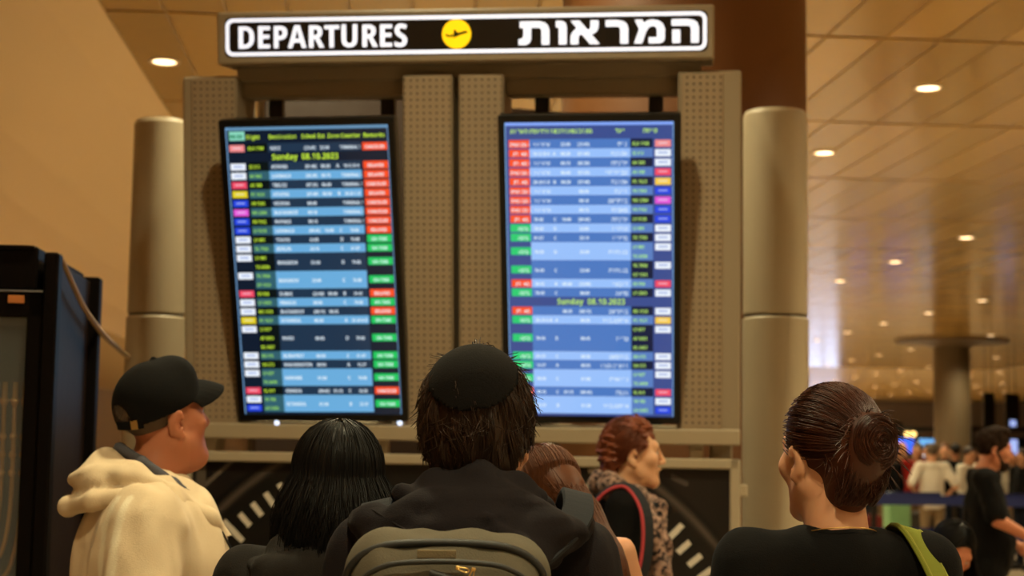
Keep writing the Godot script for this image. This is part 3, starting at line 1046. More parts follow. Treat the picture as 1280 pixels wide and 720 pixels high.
func screen_image(i: int) -> Image:
	var W := 620
	var H := 1120
	var im := Image.create(W, H, false, Image.FORMAT_RGB8)
	var left := i == 0
	var dark := Color(0.13, 0.21, 0.30) if left else Color(0.27, 0.42, 0.68)
	var light := Color(0.42, 0.68, 0.87) if left else Color(0.60, 0.76, 0.99)
	var mid := Color(0.13, 0.26, 0.36) if left else Color(0.33, 0.52, 0.82)
	var base := Color(0.07, 0.11, 0.18) if left else Color(0.24, 0.31, 0.56)
	var flight_d := Color(0.05, 0.08, 0.08) if left else Color(0.10, 0.13, 0.24)
	var flight_l := Color(0.20, 0.38, 0.43) if left else Color(0.36, 0.50, 0.76)
	var lime := Color(0.84, 1.0, 0.25) if left else Color(0.76, 0.95, 0.42)
	var lime2 := Color(0.60, 0.86, 0.38) if left else Color(0.68, 0.93, 0.55)
	var ink := Color(0.92, 0.97, 1.0)
	var red := Color(0.98, 0.31, 0.15)
	var green := Color(0.10, 0.78, 0.38) if left else Color(0.16, 0.80, 0.45)
	var wht := Color(0.93, 0.96, 1.0)
	var pink := Color(0.95, 0.55, 0.55)
	var rose := Color(0.95, 0.30, 0.40)
	var yel := Color(0.90, 0.82, 0.15) if left else Color(0.98, 0.80, 0.30)
	var blu := Color(0.16, 0.28, 0.88)
	var mag := Color(0.90, 0.35, 0.85)
	im.fill(base)
	im.fill_rect(Rect2i(0, 0, W, 12), Color(0.40, 0.58, 0.72) if left else Color(0.52, 0.66, 0.98))
	im.fill_rect(Rect2i(0, 0, 3, H), Color(0.5, 0.7, 0.9))
	im.fill_rect(Rect2i(W - 3, 0, 3, H), Color(0.5, 0.7, 0.9))
	# flight codes, place, scheduled, expected, zone, counter, on time?, airline chips, tone
	var F := [
		[["ELA 1748"], "NICE", "(23:45)", "23:30", "", "TERMINAL 1", 0, [pink]],
		[["IZ 213"], "ATHENS", "(01:40)", "00:20", "A", "10-13 B-H", 0, [wht]],
		[["6H 583"], "LARNACA", "(05:30)", "05:15", "", "TERMINAL 1", 0, [wht]],
		[["A9 700"], "TBILISI", "(07:25)", "06:40", "", "TERMINAL 1", 0, [rose]],
		[["PC 1620"], "ATHENS", "(07:40)", "08:30", "B", "20-24 C-D", 0, [yel]],
		[["FR 7200"], "VIENNA", "08:40", "", "", "TERMINAL 1", 0, [blu]],
		[["W6 2204"], "BUCHAREST", "09:10", "", "", "TERMINAL 1", 0, [mag]],
		[["FR 7102"], "PAPHOS", "09:15", "", "", "TERMINAL 1", 0, [blu]],
		[["LY 5135"], "LARNACA", "(09:45)", "10:40", "C", "78-86", 0, [blu]],
		[["LY 091"], "TOKYO", "23:05", "", "D", "76-88", 1, [wht]],
		[["TG 7703"], "BERLIN", "23:15", "", "C", "01-07", 1, [wht]],
		[["LY 081", "TG 6350"], "BANGKOK", "23:30", "", "D", "76-88", 1, [wht]],
		[["TG 7056", "OF 1303"], "BANGKOK", "23:40", "", "C", "76-88", 1, [wht]],
		[["EK 936"], "DUBAI", "(22:00)", "00:40", "B", "34-42", 0, [rose]],
		[["LY 2503"], "PRAGUE", "00:05", "", "C", "78-88", 1, [wht]],
		[["RO 1158"], "BUCHAREST", "(00:15)", "00:35", "", "", 0, [wht]],
		[["PC 1621"], "ISTANBUL", "00:20", "", "A", "20-24 A-B", 1, [yel]],
		[["LY 017", "AF 9351", "DL 0407"], "PARIS", "00:45", "", "D", "78-88", 1, [wht]],
		[["BG 015"], "BUDAPEST", "00:50", "", "C", "01-07", 1, [wht]],
		[["UA 073"], "WASHINGTON", "00:55", "", "A", "12-27", 1, [wht]],
		[["LY 027", "TG 6450"], "NEWARK", "01:00", "", "C", "78-88", 1, [wht]],
		[["5L 841"], "GENEVA", "(00:45)", "01:15", "C", "30-36", 0, [rose]],
		[["TK 785", "LH 5203"], "ISTANBUL", "01:30", "", "B", "32-37", 1, [wht, blu]],
	]
	var towns := ["ניס", "אתונה", "לרנקה", "טביליסי", "אתונה", "וינה", "בוקרשט", "פאפוס", "לרנקה", "טוקיו", "ברלין", "בנגקוק", "בנגקוק", "דובאי", "פראג", "בוקרשט", "איסטנבול", "פריז", "בודפשט", "וושינגטון", "ניוארק", "גנבה", "איסטנבול"]
	# headings
	if left:
		im.fill_rect(Rect2i(12, 16, 60, 34), Color(0.55, 0.85, 0.75))
		text_on(im, "00:30", 14, 42, 20, Color(0.0, 0.4, 0.2))
		for q in [["Flight", 78], ["Destination", 164], ["Sched", 290], ["Est", 352], ["Zone", 390], ["Counter", 440], ["Remarks", 526]]:
			text_on(im, q[0], q[1], 46, 22, lime, 0, true, 0.86)
	else:
		var k2 := 2.2
		for q in [["הערות", 84], ["דלפק", 142], ["אזור", 192], ["מעודכן", 258], ["מתוכנן", 322], ["יעד", 444], ["טיסה", 560]]:
			hebrew_on(im, q[0], q[1], 26, k2, lime)
	var top := 62.0
	var pitch := (H - top - 8.0) / 30.0
	var y := top
	for r in F.size():
		var f: Array = F[r]
		var many: int = f[0].size()
		var hgt := pitch * many
		if (left and r == 1) or (not left and r == 15):
			text_on(im, "Sunday  08.10.2023", 172 if left else 185, y + pitch * 0.80, 31, lime, 0, true, 0.92)
			y += pitch
		var d := (r % 2 == 0) if r == 0 else (r % 2 == 1)
		if not left:
			d = (r % 2 == 0) if r < 15 else (r % 2 == 1)
		var on := red if f[6] == 0 else green
		var x0 := 158 if left else 90
		var x1 := 512 if left else 462
		im.fill_rect(Rect2i(x0, int(y), x1 - x0, int(hgt - 1)), (dark if left else mid.lerp(dark, 0.4)) if d else light)
		var fx0 := 78 if left else 462
		im.fill_rect(Rect2i(fx0, int(y), 80 if left else 82, int(hgt - 1)), flight_d if d else flight_l)
		for k in many:
			text_on(im, f[0][k], (82 if left else 470), y + pitch * (k + 0.72), 18, lime if d else lime2, 0, true, 0.80)
		for k in f[7].size():
			var chip := Rect2i(10 if left else 552, int(y + pitch * k + 5), 58, int(pitch - 9))
			im.fill_rect(chip, f[7][k])
			im.fill_rect(Rect2i(chip.position.x + 12, chip.position.y + 9, 34, 6), (f[7][k] as Color).lerp(Color(0.4, 0.5, 0.8) if f[7][k] == wht else wht, 0.55))
		var tag_ := Rect2i(520 if left else 14, int(y + hgt / 2 - pitch / 2 + 3), 94 if left else 76, int(pitch - 6))
		im.fill_rect(tag_, on)
		var by := y + hgt / 2 + pitch * 0.26
		if left:
			text_on(im, ("CANCELED" if r in [0, 3, 5, 6, 7, 21] else "DELAYED") if f[6] == 0 else "ON TIME", 567, by, 17, ink, 1, true, 0.86)
			text_on(im, f[1], 168, by, 20, ink, 0, true, 0.82)
			text_on(im, f[2], 298, by, 18, ink, 0, true, 0.80)
			text_on(im, f[3], 358, by, 18, ink, 0, true, 0.80)
			text_on(im, f[4], 416, by, 19, ink)
			text_on(im, f[5], 474, by, 18, ink, 1, true, 0.76)
		else:
			hebrew_on(im, ("מבוטלת" if r in [0, 3, 5, 6, 7, 21] else "מאחרת") if f[6] == 0 else "בזמן", 80, by - 12, 1.75, ink)
			if f[5] == "TERMINAL 1":
				hebrew_on(im, "טרמינל 1", 166, by - 12, 1.7, ink)
			else:
				text_on(im, f[5], 102, by, 18, ink, 0, true, 0.8)
			text_on(im, f[4], 182, by, 18, ink, 1)
			text_on(im, f[3], 206, by, 18, ink, 0, true, 0.80)
			text_on(im, f[2], 290, by, 18, ink, 1, true, 0.80)
			hebrew_on(im, towns[r], 450, by - 13, 2.0, ink)
		y += hgt
	return im

func poster_image(x0: float, x1: float, y0: float, y1: float) -> Image:
	var W := 960
	var H := int(W * (y1 - y0) / (x1 - x0))
	var im := Image.create(W, H, false, Image.FORMAT_RGB8)
	var back := Color(0.105, 0.085, 0.075)
	im.fill(back)
	var C := Vector2(-0.031, -1.287)
	var s := (x1 - x0) / W
	for py in H:
		for px in W:
			var p := Vector2(x0 + (px + 0.5) * s, y1 - (py + 0.5) * s) - C
			var r := p.length()
			var c := back
			if r < 1.17:
				c = Color(0.075, 0.065, 0.06)
			elif r < 1.345:
				c = Color(0.09, 0.075, 0.065)
			elif r < 1.395:
				var f := 1.0 - absf(r - 1.37) / 0.025
				c = back.lerp(Color(0.34, 0.30, 0.27), clampf(f, 0, 1))
			elif r < 1.41:
				c = Color(0.05, 0.04, 0.035)
			if r > 1.2 and r < 1.33:
				var a := rad_to_deg(atan2(p.x, p.y)) + 0.65
				var k := roundf(a / 3.0)
				var off := absf(a - k * 3.0) * r * PI / 180.0
				var long := int(k) % 5 == 0
				var hw := 0.0125
				var half := 0.058 if long else 0.033
				if off < hw and absf(r - 1.268) < half and absf(k - 9.0) > 1.5 and absf(k + 9.0) > 1.5:
					c = Color(0.86, 0.82, 0.76)
			# winding crown at the upper left: two pale lines
			var L := Vector2(p.x + 1.0, p.y - 1.10)
			if p.x < -0.86 and p.x > -1.06 and p.y > 0.98 and absf(L.y - 0.9 * L.x + 0.0) < 0.012:
				c = Color(0.40, 0.36, 0.32)
			if p.x > -1.07 and p.x < -1.03 and p.y > 0.96:
				c = Color(0.36, 0.32, 0.28)
			if p.x > 0.88 and p.x < 0.95 and p.y > 1.10 and absf(p.y - 1.13 + 0.5 * (p.x - 0.9)) < 0.012:
				c = Color(0.30, 0.27, 0.25)
			if r > 1.0 and r < 1.02:
				c = Color(0.13, 0.115, 0.105)
			im.set_pixel(px, py, c)
	# numerals of the ring, turned with it
	for q in [["10", 28.0], ["20", -28.0]]:
		var g := Image.create(64, 64, false, Image.FORMAT_RGB8)
		text_on(g, q[0], 32, 52, 46, Color.WHITE, 1)
		var a := deg_to_rad(q[1])
		var ctr := C + Vector2(sin(a), cos(a)) * 1.268
		for yy in 64:
			for xx in 64:
				if g.get_pixel(xx, yy).r > 0.4:
					var v := Vector2(xx - 32, 32 - yy) * 0.0026
					v = Vector2(v.x * cos(a) + v.y * sin(a), -v.x * sin(a) + v.y * cos(a))
					var w := ctr + v
					var ix := int((w.x - x0) / s)
					var iy := int((y1 - w.y) / s)
					if ix > 0 and iy > 0 and ix < W - 1 and iy < H - 1:
						im.fill_rect(Rect2i(ix, iy, 2, 2), Color(0.72, 0.68, 0.62))
	return im

# ------------------------------------------------------------------ people: joints in metres for a figure 1.75 m tall that faces -z
func joints() -> Dictionary:
	return {
		"neck": Vector3(0, 1.475, 0.025), "hc": Vector3(0, 1.62, 0), "head": Vector3.ZERO, "hs": 1.0,
		"sl": Vector3(-0.175, 1.425, 0.01), "el": Vector3(-0.225, 1.14, 0.03), "wl": Vector3(-0.225, 0.90, -0.06),
		"sr": Vector3(0.175, 1.425, 0.01), "er": Vector3(0.225, 1.14, 0.03), "wr": Vector3(0.225, 0.90, -0.06),
		"hl": Vector3(-0.09, 0.93, 0), "kl": Vector3(-0.095, 0.50, -0.01), "al": Vector3(-0.10, 0.09, 0.03),
		"hr": Vector3(0.09, 0.93, 0), "kr": Vector3(0.095, 0.50, -0.01), "ar": Vector3(0.10, 0.09, 0.03),
	}

func head_frame(J: Dictionary) -> Transform3D:
	var b := Basis.from_euler(J.head)
	var pivot: Vector3 = J.neck + Vector3(0, 0.02, 0)
	return Transform3D(b * J.hs, pivot + b * (J.hc - pivot))

func head_sdf(J: Dictionary) -> Sdf:
	var s := Sdf.new()
	var h: float = J.hs
	var b := Basis.from_euler(J.head)
	var X := head_frame(J)
	s.x = Transform3D(b, X.origin)
	s.ell(Vector3(0, 0.042, 0.014) * h, Vector3(0.073, 0.085, 0.092) * h, 0.02)
	s.ell(Vector3(0, -0.022, -0.032) * h, Vector3(0.061, 0.086, 0.058) * h, 0.035)
	for q in [-1.0, 1.0]:
		s.cap(Vector3(q * 0.054, -0.050, 0.008) * h, Vector3(q * 0.020, -0.098, -0.064) * h, 0.019 * h, 0.018 * h, 0.03)
		s.ell(Vector3(q * 0.043, -0.018, -0.060) * h, Vector3(0.024, 0.022, 0.022) * h, 0.025)
	s.ell(Vector3(0, -0.100, -0.073) * h, Vector3(0.024, 0.020, 0.019) * h, 0.025)
	s.cap(Vector3(-0.034, 0.030, -0.078) * h, Vector3(0.034, 0.030, -0.078) * h, 0.014 * h, 0.014 * h, 0.02)
	for q in [-1.0, 1.0]:
		s.ell(Vector3(q * 0.031, 0.008, -0.103) * h, Vector3(0.018, 0.012, 0.016) * h, 0.012, Basis.IDENTITY, true)
	s.cap(Vector3(0, 0.016, -0.089) * h, Vector3(0, -0.026, -0.109) * h, 0.0085 * h, 0.0115 * h, 0.014)
	for q in [-1.0, 1.0]:
		s.ell(Vector3(q * 0.012, -0.031, -0.098) * h, Vector3(0.009, 0.008, 0.011) * h, 0.008)
		# upper and lower lid over the eyeball
		s.cap(Vector3(q * 0.020, 0.0165, -0.086) * h, Vector3(q * 0.043, 0.0155, -0.079) * h, 0.0055 * h, 0.005 * h, 0.006)
		s.cap(Vector3(q * 0.021, -0.0035, -0.085) * h, Vector3(q * 0.042, -0.0035, -0.079) * h, 0.005 * h, 0.0045 * h, 0.006)
	s.cap(Vector3(-0.017, -0.058, -0.083) * h, Vector3(0.0, -0.055, -0.0935) * h, 0.006 * h, 0.0075 * h, 0.006)
	s.cap(Vector3(0.017, -0.058, -0.083) * h, Vector3(0.0, -0.055, -0.0935) * h, 0.006 * h, 0.0075 * h, 0.006)
	s.cap(Vector3(-0.015, -0.069, -0.083) * h, Vector3(0.015, -0.069, -0.083) * h, 0.008 * h, 0.008 * h, 0.01)
	s.cap(Vector3(-0.021, -0.0625, -0.094) * h, Vector3(0.021, -0.0625, -0.094) * h, 0.0028 * h, 0.0028 * h, 0.004, true)
	for q in [-1.0, 1.0]:
		var eb := Basis.from_euler(Vector3(-0.25, q * -0.45, 0))
		s.ell(Vector3(q * 0.079, -0.006, 0.014) * h, Vector3(0.010, 0.032, 0.019) * h, 0.008, eb)
		s.ell(Vector3(q * 0.078, -0.036, 0.006) * h, Vector3(0.008, 0.011, 0.010) * h, 0.008, eb)
		s.ell(Vector3(q * 0.092, -0.006, 0.009) * h, Vector3(0.008, 0.021, 0.010) * h, 0.006, eb, true)
		s.ell(Vector3(q * 0.085, -0.010, 0.004) * h, Vector3(0.008, 0.009, 0.006) * h, 0.004, eb, true)
	if J.has("jowl"):
		s.ell(Vector3(0, -0.098, -0.030) * h, Vector3(0.052, 0.038, 0.052) * h, 0.03)
		s.ell(Vector3(0, -0.055, -0.020) * h, Vector3(0.065, 0.050, 0.050) * h, 0.03)
	s.x = Transform3D.IDENTITY
	s.cap(J.neck + Vector3(0, -0.05, 0.01), X * Vector3(0, -0.055, 0.012), 0.062 * h, 0.056 * h, 0.03)
	return s

func limbs(s: Sdf, J: Dictionary, bare := false) -> void:
	var up := 0.048 if bare else 0.043
	s.ell(Vector3(0, 1.27, 0.0), Vector3(0.14, 0.2, 0.088), 0.05)
	s.ell(Vector3(0, 1.0, 0), Vector3(0.135, 0.17, 0.095), 0.06)
	s.cap(J.neck + Vector3(0, -0.06, 0.01), J.neck + Vector3(0, 0.05, 0), 0.062, 0.056, 0.04)
	for q in ["l", "r"]:
		s.cap(J.neck + Vector3(0, -0.06, 0), J["s" + q], 0.046, 0.044, 0.04)
		s.cap(J["s" + q], J["e" + q], up + 0.006, up - 0.006, 0.03)
		s.cap(J["e" + q], J["w" + q], up - 0.006, 0.026, 0.02)
		s.cap(J["h" + q], J["k" + q], 0.075, 0.050, 0.04)
		s.cap(J["k" + q], J["a" + q], 0.048, 0.034, 0.03)
		s.cap(J["a" + q] + Vector3(0, -0.04, 0.02), J["a" + q] + Vector3(0, -0.05, -0.13), 0.034, 0.028, 0.03)

func hand(J: Dictionary, q: String, curl := 0.5) -> Sdf:
	var s := Sdf.new()
	var w: Vector3 = J["w" + q]
	var f: Vector3 = (w - J["e" + q]).normalized()
	var side := 1.0 if q == "r" else -1.0
	var t := Vector3(0, 0.1, -1.0)
	if absf(f.z) > 0.75:
		t = Vector3(0, 1, -0.1)
	t = (t - f * t.dot(f)).normalized()
	var n := Vector3(-side, 0, 0)
	n = (n - f * n.dot(f) - t * n.dot(t)).normalized()
	s.cap(w - f * 0.05, w + f * 0.02, 0.027, 0.025, 0.015)
	s.slab(w + f * 0.055, Vector3(0.040, 0.050, 0.014), 0.012, 0.012, Basis(t, f, t.cross(f)))
	var lens := [0.070, 0.078, 0.072, 0.056]
	for i in 4:
		var p := w + f * (0.098 - 0.006 * absf(i - 1.2)) + t * (0.030 - 0.020 * i)
		var a := curl * (0.5 + 0.12 * i)
		for k in 3:
			var d := (f * cos(a) + n * sin(a)).normalized()
			var e: Vector3 = p + d * lens[i] * [0.46, 0.31, 0.23][k]
			s.cap(p, e, 0.0092 - 0.0007 * k, 0.0086 - 0.0008 * k, 0.004)
			p = e
			a += curl * 0.8
	var tp := w + f * 0.030 + t * 0.034
	var td := (f * 0.62 + t * 0.62 + n * 0.35).normalized()
	s.cap(w + f * 0.02 + t * 0.015, tp + td * 0.02, 0.016, 0.013, 0.012)
	s.cap(tp + td * 0.02, tp + td * 0.05, 0.0115, 0.010, 0.006)
	s.cap(tp + td * 0.05, tp + td * 0.05 + (f * 0.85 + n * 0.4 + t * 0.2).normalized() * 0.027, 0.0098, 0.0085, 0.004)
	return s

func around(p: Vector3, r: float) -> Array:
	return [p - Vector3.ONE * r, p + Vector3.ONE * r]

func skin(J: Dictionary, parent: Node, m: Material, head_cell := 0.006, body_cell := 0.020, hands := true, bare := false, color = null) -> MeshInstance3D:
	var hd := head_sdf(J)
	var X := head_frame(J)
	var bd := Sdf.new()
	limbs(bd, J, bare)
	var lo := Vector3(-0.5, 0.0, -0.5)
	var hi := Vector3(0.5, 1.60, 0.4)
	var neck := Vector3(0, J.neck.y + 0.0, 0)
	bd.keep(Vector3(0, 1, 0), J.neck.y + 0.02)
	hd.keep(Vector3(0, -1, 0), -(J.neck.y - 0.02))
	var pieces := [[hd, X.origin - Vector3(0.15, 0.27, 0.16), X.origin + Vector3(0.15, 0.16, 0.16), head_cell], [bd, lo, hi, body_cell]]
	if hands:
		for q in ["l", "r"]:
			var h := hand(J, q)
			var w: Vector3 = J["w" + q]
			var c: Vector3 = w + (w - J["e" + q]).normalized() * 0.09
			pieces.append([h, c - Vector3.ONE * 0.15, c + Vector3.ONE * 0.15, 0.0055])
	return sdf_part("body", parent, m, pieces, color)

func eyes(J: Dictionary, parent: Node) -> void:
	var X := head_frame(J)
	for q in [-1.0, 1.0]:
		var b := MB.new()
		b.x = X
		b.ball(Vector3(q * 0.031, 0.006, -0.0775), Vector3.ONE * 0.0115, 14)
		var e := part("eye", b.done(), M.eyewhite, parent)
		var i := MB.new()
		i.x = X
		i.ball(Vector3(q * 0.031, 0.006, -0.0845), Vector3(0.0055, 0.0055, 0.005), 10)
		part("iris", i.done(), M.iris, e)

# a garment for the trunk and arms
func top_sdf(J: Dictionary, g := 1.0, sleeve := 1.0, belly := 0.0, hem := 0.82, slack := 0.0) -> Sdf:
	var s := Sdf.new()
	s.ell(Vector3(0, 1.26, 0.0), Vector3(0.172 * g, 0.215, 0.118 * g), 0.05)
	s.ell(Vector3(0, 1.06, -0.008 - belly * 0.6), Vector3(0.160 * g + belly * 0.3, 0.2, 0.118 * g + belly), 0.07)
	s.ell(Vector3(0, 0.90, 0.0), Vector3(0.168 * g, 0.16, 0.122 * g), 0.06)
	for q in ["l", "r"]:
		var sh: Vector3 = J["s" + q]
		var el: Vector3 = J["e" + q]
		var wr: Vector3 = J["w" + q]
		s.cap(J.neck + Vector3(0, -0.035, 0.005), sh, 0.062, 0.058, 0.05)
		var u := minf(sleeve, 0.5) * 2.0
		s.cap(sh, sh.lerp(el, u), 0.066 + slack, 0.054 + slack, 0.03)
		if sleeve > 0.5:
			s.cap(el, el.lerp(wr, (sleeve - 0.5) * 2.0), 0.054 + slack, 0.040 + slack, 0.02)
	s.keep(Vector3(0, -1, 0), -hem)
	return s

func folds(s: Sdf, amp: float, freq := 9.0, stretch := Vector3(1, 0.55, 1)) -> void:
	s.noise = FastNoiseLite.new()
	s.noise.seed = 77
	s.noise.frequency = freq
	s.noise.fractal_octaves = 2
	s.amp = amp
	s.stretch = stretch

func legs(J: Dictionary, parent: Node, m: Material, shoe: Material, cell := 0.018) -> void:
	var s := Sdf.new()
	s.ell(Vector3(0, 0.93, 0.0), Vector3(0.160, 0.15, 0.112), 0.05)
	for q in ["l", "r"]:
		s.cap(J["h" + q], J["k" + q], 0.088, 0.066, 0.04)
		s.cap(J["k" + q], J["a" + q] + Vector3(0, -0.02, 0), 0.064, 0.056, 0.03)
	s.keep(Vector3(0, 1, 0), 1.02)
	s.keep(Vector3(0, -1, 0), -0.055)
	sdf_part("trousers", parent, m, [[s, Vector3(-0.45, 0.0, -0.4), Vector3(0.45, 1.06, 0.4), cell]])
	for q in ["l", "r"]:
		var f := Sdf.new()
		var a: Vector3 = J["a" + q]
		f.cap(Vector3(a.x, 0.05, a.z + 0.03), Vector3(a.x * 1.15, 0.042, a.z - 0.17), 0.046, 0.042, 0.02)
		f.cap(Vector3(a.x, 0.06, a.z + 0.02), Vector3(a.x, 0.10, a.z), 0.05, 0.045, 0.03)
		f.keep(Vector3(0, -1, 0), -0.004)
		f.keep(Vector3(0, 1, 0), 0.115)
		sdf_part("shoe", parent, shoe, [[f, Vector3(a.x - 0.12, 0.0, a.z - 0.26), Vector3(a.x + 0.12, 0.14, a.z + 0.14), 0.012]])

# ------------------------------------------------------------------ hair
const SC := Vector3(0, 0.042, 0.014)
const SR := Vector3(0.073, 0.085, 0.092)

func on_scalp(X: Transform3D, d: Vector3, off: float) -> Vector3:
	var n := d.normalized()
	return X * (SC + n * (SR + Vector3.ONE * off))

func polar(theta: float, phi: float) -> Vector3:          # theta 0 at the back, phi from the crown down
	return Vector3(sin(theta) * sin(phi), cos(phi), cos(theta) * sin(phi))

func scalp_cap(X: Transform3D, thick: float, low: float, front: float) -> Sdf:
	# a close cap of hair over the skull, open at the face
	var s := Sdf.new()
	s.x = X
	s.ell(SC + Vector3(0, 0.002, 0.003), SR + Vector3.ONE * thick, 0.02)
	s.keep(Vector3(0, -1, 0), -low)
	s.keep(Vector3(0, -0.55, -0.83).normalized(), front)
	return s

func skull(X: Transform3D, th: float, s: float, off: float) -> Vector3:
	# along a meridian to the widest line, then hanging down close to the neck
	if s <= 1.6:
		return on_scalp(X, polar(th, s), off)
	var n := polar(th, 1.6)
	var p := SC + n * (SR + Vector3.ONE * off)
	var e := s - 1.6
	var k := 1.0 - 0.13 * e * e
	return X * Vector3(p.x * k, p.y - e * 0.085, p.z * k)

func fall_paths(X: Transform3D, count: int, y_end: Vector2, off: Vector2, sway: Vector3, wave: float, spread: float, body: Basis, turn := 1.72) -> Array:
	# straight hair: down over the skull along meridians, then falling free
	var out: Array = []
	for i in count:
		var th := rng.randf_range(-PI, PI)
		var phi := sqrt(rng.randf()) * 1.25
		var o := rng.randf_range(off.x, off.y)
		var p := PackedVector3Array()
		var th1 := th
		if absf(th) > turn:
			th1 = signf(th) * (turn + (absf(th) - turn) * 0.12)
			if phi > 0.75:
				phi *= 0.6
		var ph := rng.randf_range(0, TAU)
		var k := 0
		var last := phi
		while last < 1.62:
			var f := clampf((last - phi) / maxf(1.62 - phi, 0.2), 0.0, 1.0)
			p.append(on_scalp(X, polar(lerpf(th, th1, f), last), o))
			last += 0.2
		var e := on_scalp(X, polar(th1, 1.65), o)
		p.append(e)
		var y1 := rng.randf_range(y_end.x, y_end.y)
		var steps := 7
		var head := X.origin
		for j in range(1, steps + 1):
			var f := float(j) / steps
			var q := e
			q.y = lerpf(e.y, y1, f)
			var rad := Vector3(e.x - head.x, 0, e.z - head.z)
			q += rad * spread * sin(f * PI * 0.8)
			q += sway * f * f
			q += Vector3(cos(ph + f * 7.0), 0, sin(ph + f * 6.0)) * wave * f
			p.append(q)
		out.append(p)
	return out

# ------------------------------------------------------------------ the man in the cap
func build_cap_man() -> void:
	var J := joints()
	J.hs = 1.03
	J.jowl = true
	J.head = Vector3(0.20, 0.44, 0.0)
	J.hc = Vector3(0, 1.598, -0.040)
	J.neck = Vector3(0, 1.475, 0.012)
	J.sr = Vector3(0.180, 1.365, 0.03)
	J.sl = Vector3(-0.155, 1.36, 0.03)
	J.er = Vector3(0.245, 1.13, 0.05)
	J.wr = Vector3(0.235, 0.93, -0.10)
	var p: Vector3 = at(194, 600, 3.85)
	var t := thing("person", "man in a black baseball cap and cream hooded sweatshirt, beside the dark cabinet", "person", Vector3(p.x, 0, p.z), deg_to_rad(-73.0))
	var X := head_frame(J)
	var Xi := X.affine_inverse()
	skin(J, t, M.skin_red, 0.0045, 0.02, true, false, func(v: Vector3) -> Color:
		var q: Vector3 = Xi * v
		if q.y < -0.02 and q.z < -0.02 and q.y > -0.13:
			return Color(0.93, 0.90, 0.90)
		return Color(1, 1, 1))
	eyes(J, t)
	# cropped hair under the rim
	var hs := scalp_cap(X, 0.003, -0.055, 0.028)
	var hm := sdf_part("hair", t, M.hair_grey, [[hs, X.origin - Vector3(0.13, 0.13, 0.13), X.origin + Vector3(0.13, 0.15, 0.13), 0.007]])
	var P: Array = []
	for i in 700:
		var th := rng.randf_range(-1.75, 1.75)
		var ph := rng.randf_range(1.30, 2.12 - 0.22 * absf(th))
		var a := on_scalp(X, polar(th, ph), 0.004)
		var b := on_scalp(X, polar(th, ph + 0.14), 0.011)
		P.append(PackedVector3Array([a, a.lerp(b, 0.5) + (a - X.origin).normalized() * 0.001, b]))
	add_strands(hm.mesh, P, 0.0011, 0.0004, 0.3)
	# cap: crown of six panels, bent brim, strap and clasp at the back
	var cs := Sdf.new()
	cs.x = X
	cs.ell(Vector3(0, 0.050, 0.012), Vector3(0.083, 0.090, 0.101), 0.02)
	cs.ell(Vector3(0, 0.092, -0.040), Vector3(0.058, 0.052, 0.050), 0.03)
	cs.ell(Vector3(0, 0.028, 0.013), Vector3(0.0835, 0.100, 0.1015), 0.02)
	cs.ell(Vector3(0, 0.02, 0.014), Vector3(0.077, 0.092, 0.095), 0.004, Basis.IDENTITY, true)
	cs.keep(Vector3(0, -1, -0.25).normalized(), -0.0218)
	cs.ell(Vector3(0, 0.016, 0.125), Vector3(0.034, 0.036, 0.05), 0.008, Basis.IDENTITY, true)
	cs.ell(Vector3(0, 0.145, 0.005), Vector3(0.008, 0.005, 0.008), 0.002)
	var cap_ := sdf_part("cap", t, M.cap_black, [[cs, X.origin - Vector3(0.15, 0.05, 0.16), X.origin + Vector3(0.15, 0.19, 0.16), 0.0055]])
	for k in 6:
		var seam := PackedVector3Array()
		for j in 10:
			var d := polar(k * PI / 3.0 + 0.52, 0.08 + j * 0.135)
			seam.append(X * (Vector3(0, 0.050, 0.012) + d * Vector3(0.0835, 0.0905, 0.1015)))
		if k in [1, 2, 3, 4]:
			continue
		var sb := MB.new()
		sb.tube(seam, 0.0012, 0.0012, 5)
		part("seam", sb.done(), M.cap_black, cap_)
	var br := MB.new()
	br.x = X * Transform3D(Basis(Vector3.RIGHT, -0.10), Vector3(0, 0.080, -0.082))
	var rows := 8
	var cols := 14
	for i in rows:
		for j in cols:
			var q: Array = []
			for c in [[0, 0], [1, 0], [1, 1], [0, 1]]:
				var u := float(j + c[0]) / cols * 2.0 - 1.0
				var f := float(i + c[1]) / rows
				var xx := u * (0.078 - 0.006 * f)
				var zz := -f * (0.088 * sqrt(maxf(0.0, 1.0 - pow(absf(u), 2.6) * 0.82))) + 0.050 * u * u
				q.append(Vector3(xx, -0.046 * pow(absf(u), 1.7) - 0.018 * f * f, zz))
			var up := Vector3(0, 0.0022, 0)
			br.fan([q[0] + up, q[1] + up, q[2] + up, q[3] + up], Vector3.UP)
			br.fan([q[0] - up, q[1] - up, q[2] - up, q[3] - up], Vector3.DOWN)
			if i == rows - 1:
				br.fan([q[3] - up, q[2] - up, q[2] + up, q[3] + up], Vector3(0, 0, -1))
	part("brim", br.done(), M.cap_black, cap_)
	var st := PackedVector3Array()
	var so := PackedVector3Array()
	for j in 13:
		var a := -0.75 + 1.5 * j / 12.0
		var d := Vector3(sin(a), 0, cos(a))
		st.append(X * (Vector3(0, 0.004, 0.010) + d * Vector3(0.080, 0, 0.1005)))
		so.append(X.basis * d)
	var sm := MB.new()
	sm.ribbon(st, so, 0.020, 0.003)
	part("strap", sm.done(), M.cap_black, cap_)
	var cl := MB.new()
	var ca := 0.52
	cl.x = X * Transform3D(Basis(Vector3.UP, ca), Vector3(sin(ca) * 0.083, 0.005, 0.010 + cos(ca) * 0.1035))
	cl.box(Vector3.ZERO, Vector3(0.017, 0.022, 0.004), 0.001)
	part("clasp", cl.done(), M.brass, cap_)
	# sweatshirt with the hood thrown back
	var s := top_sdf(J, 1.10, 0.94, 0.075, 0.80, 0.012)
	s.ell(Vector3(0, 1.24, -0.075), Vector3(0.150, 0.20, 0.10), 0.08)
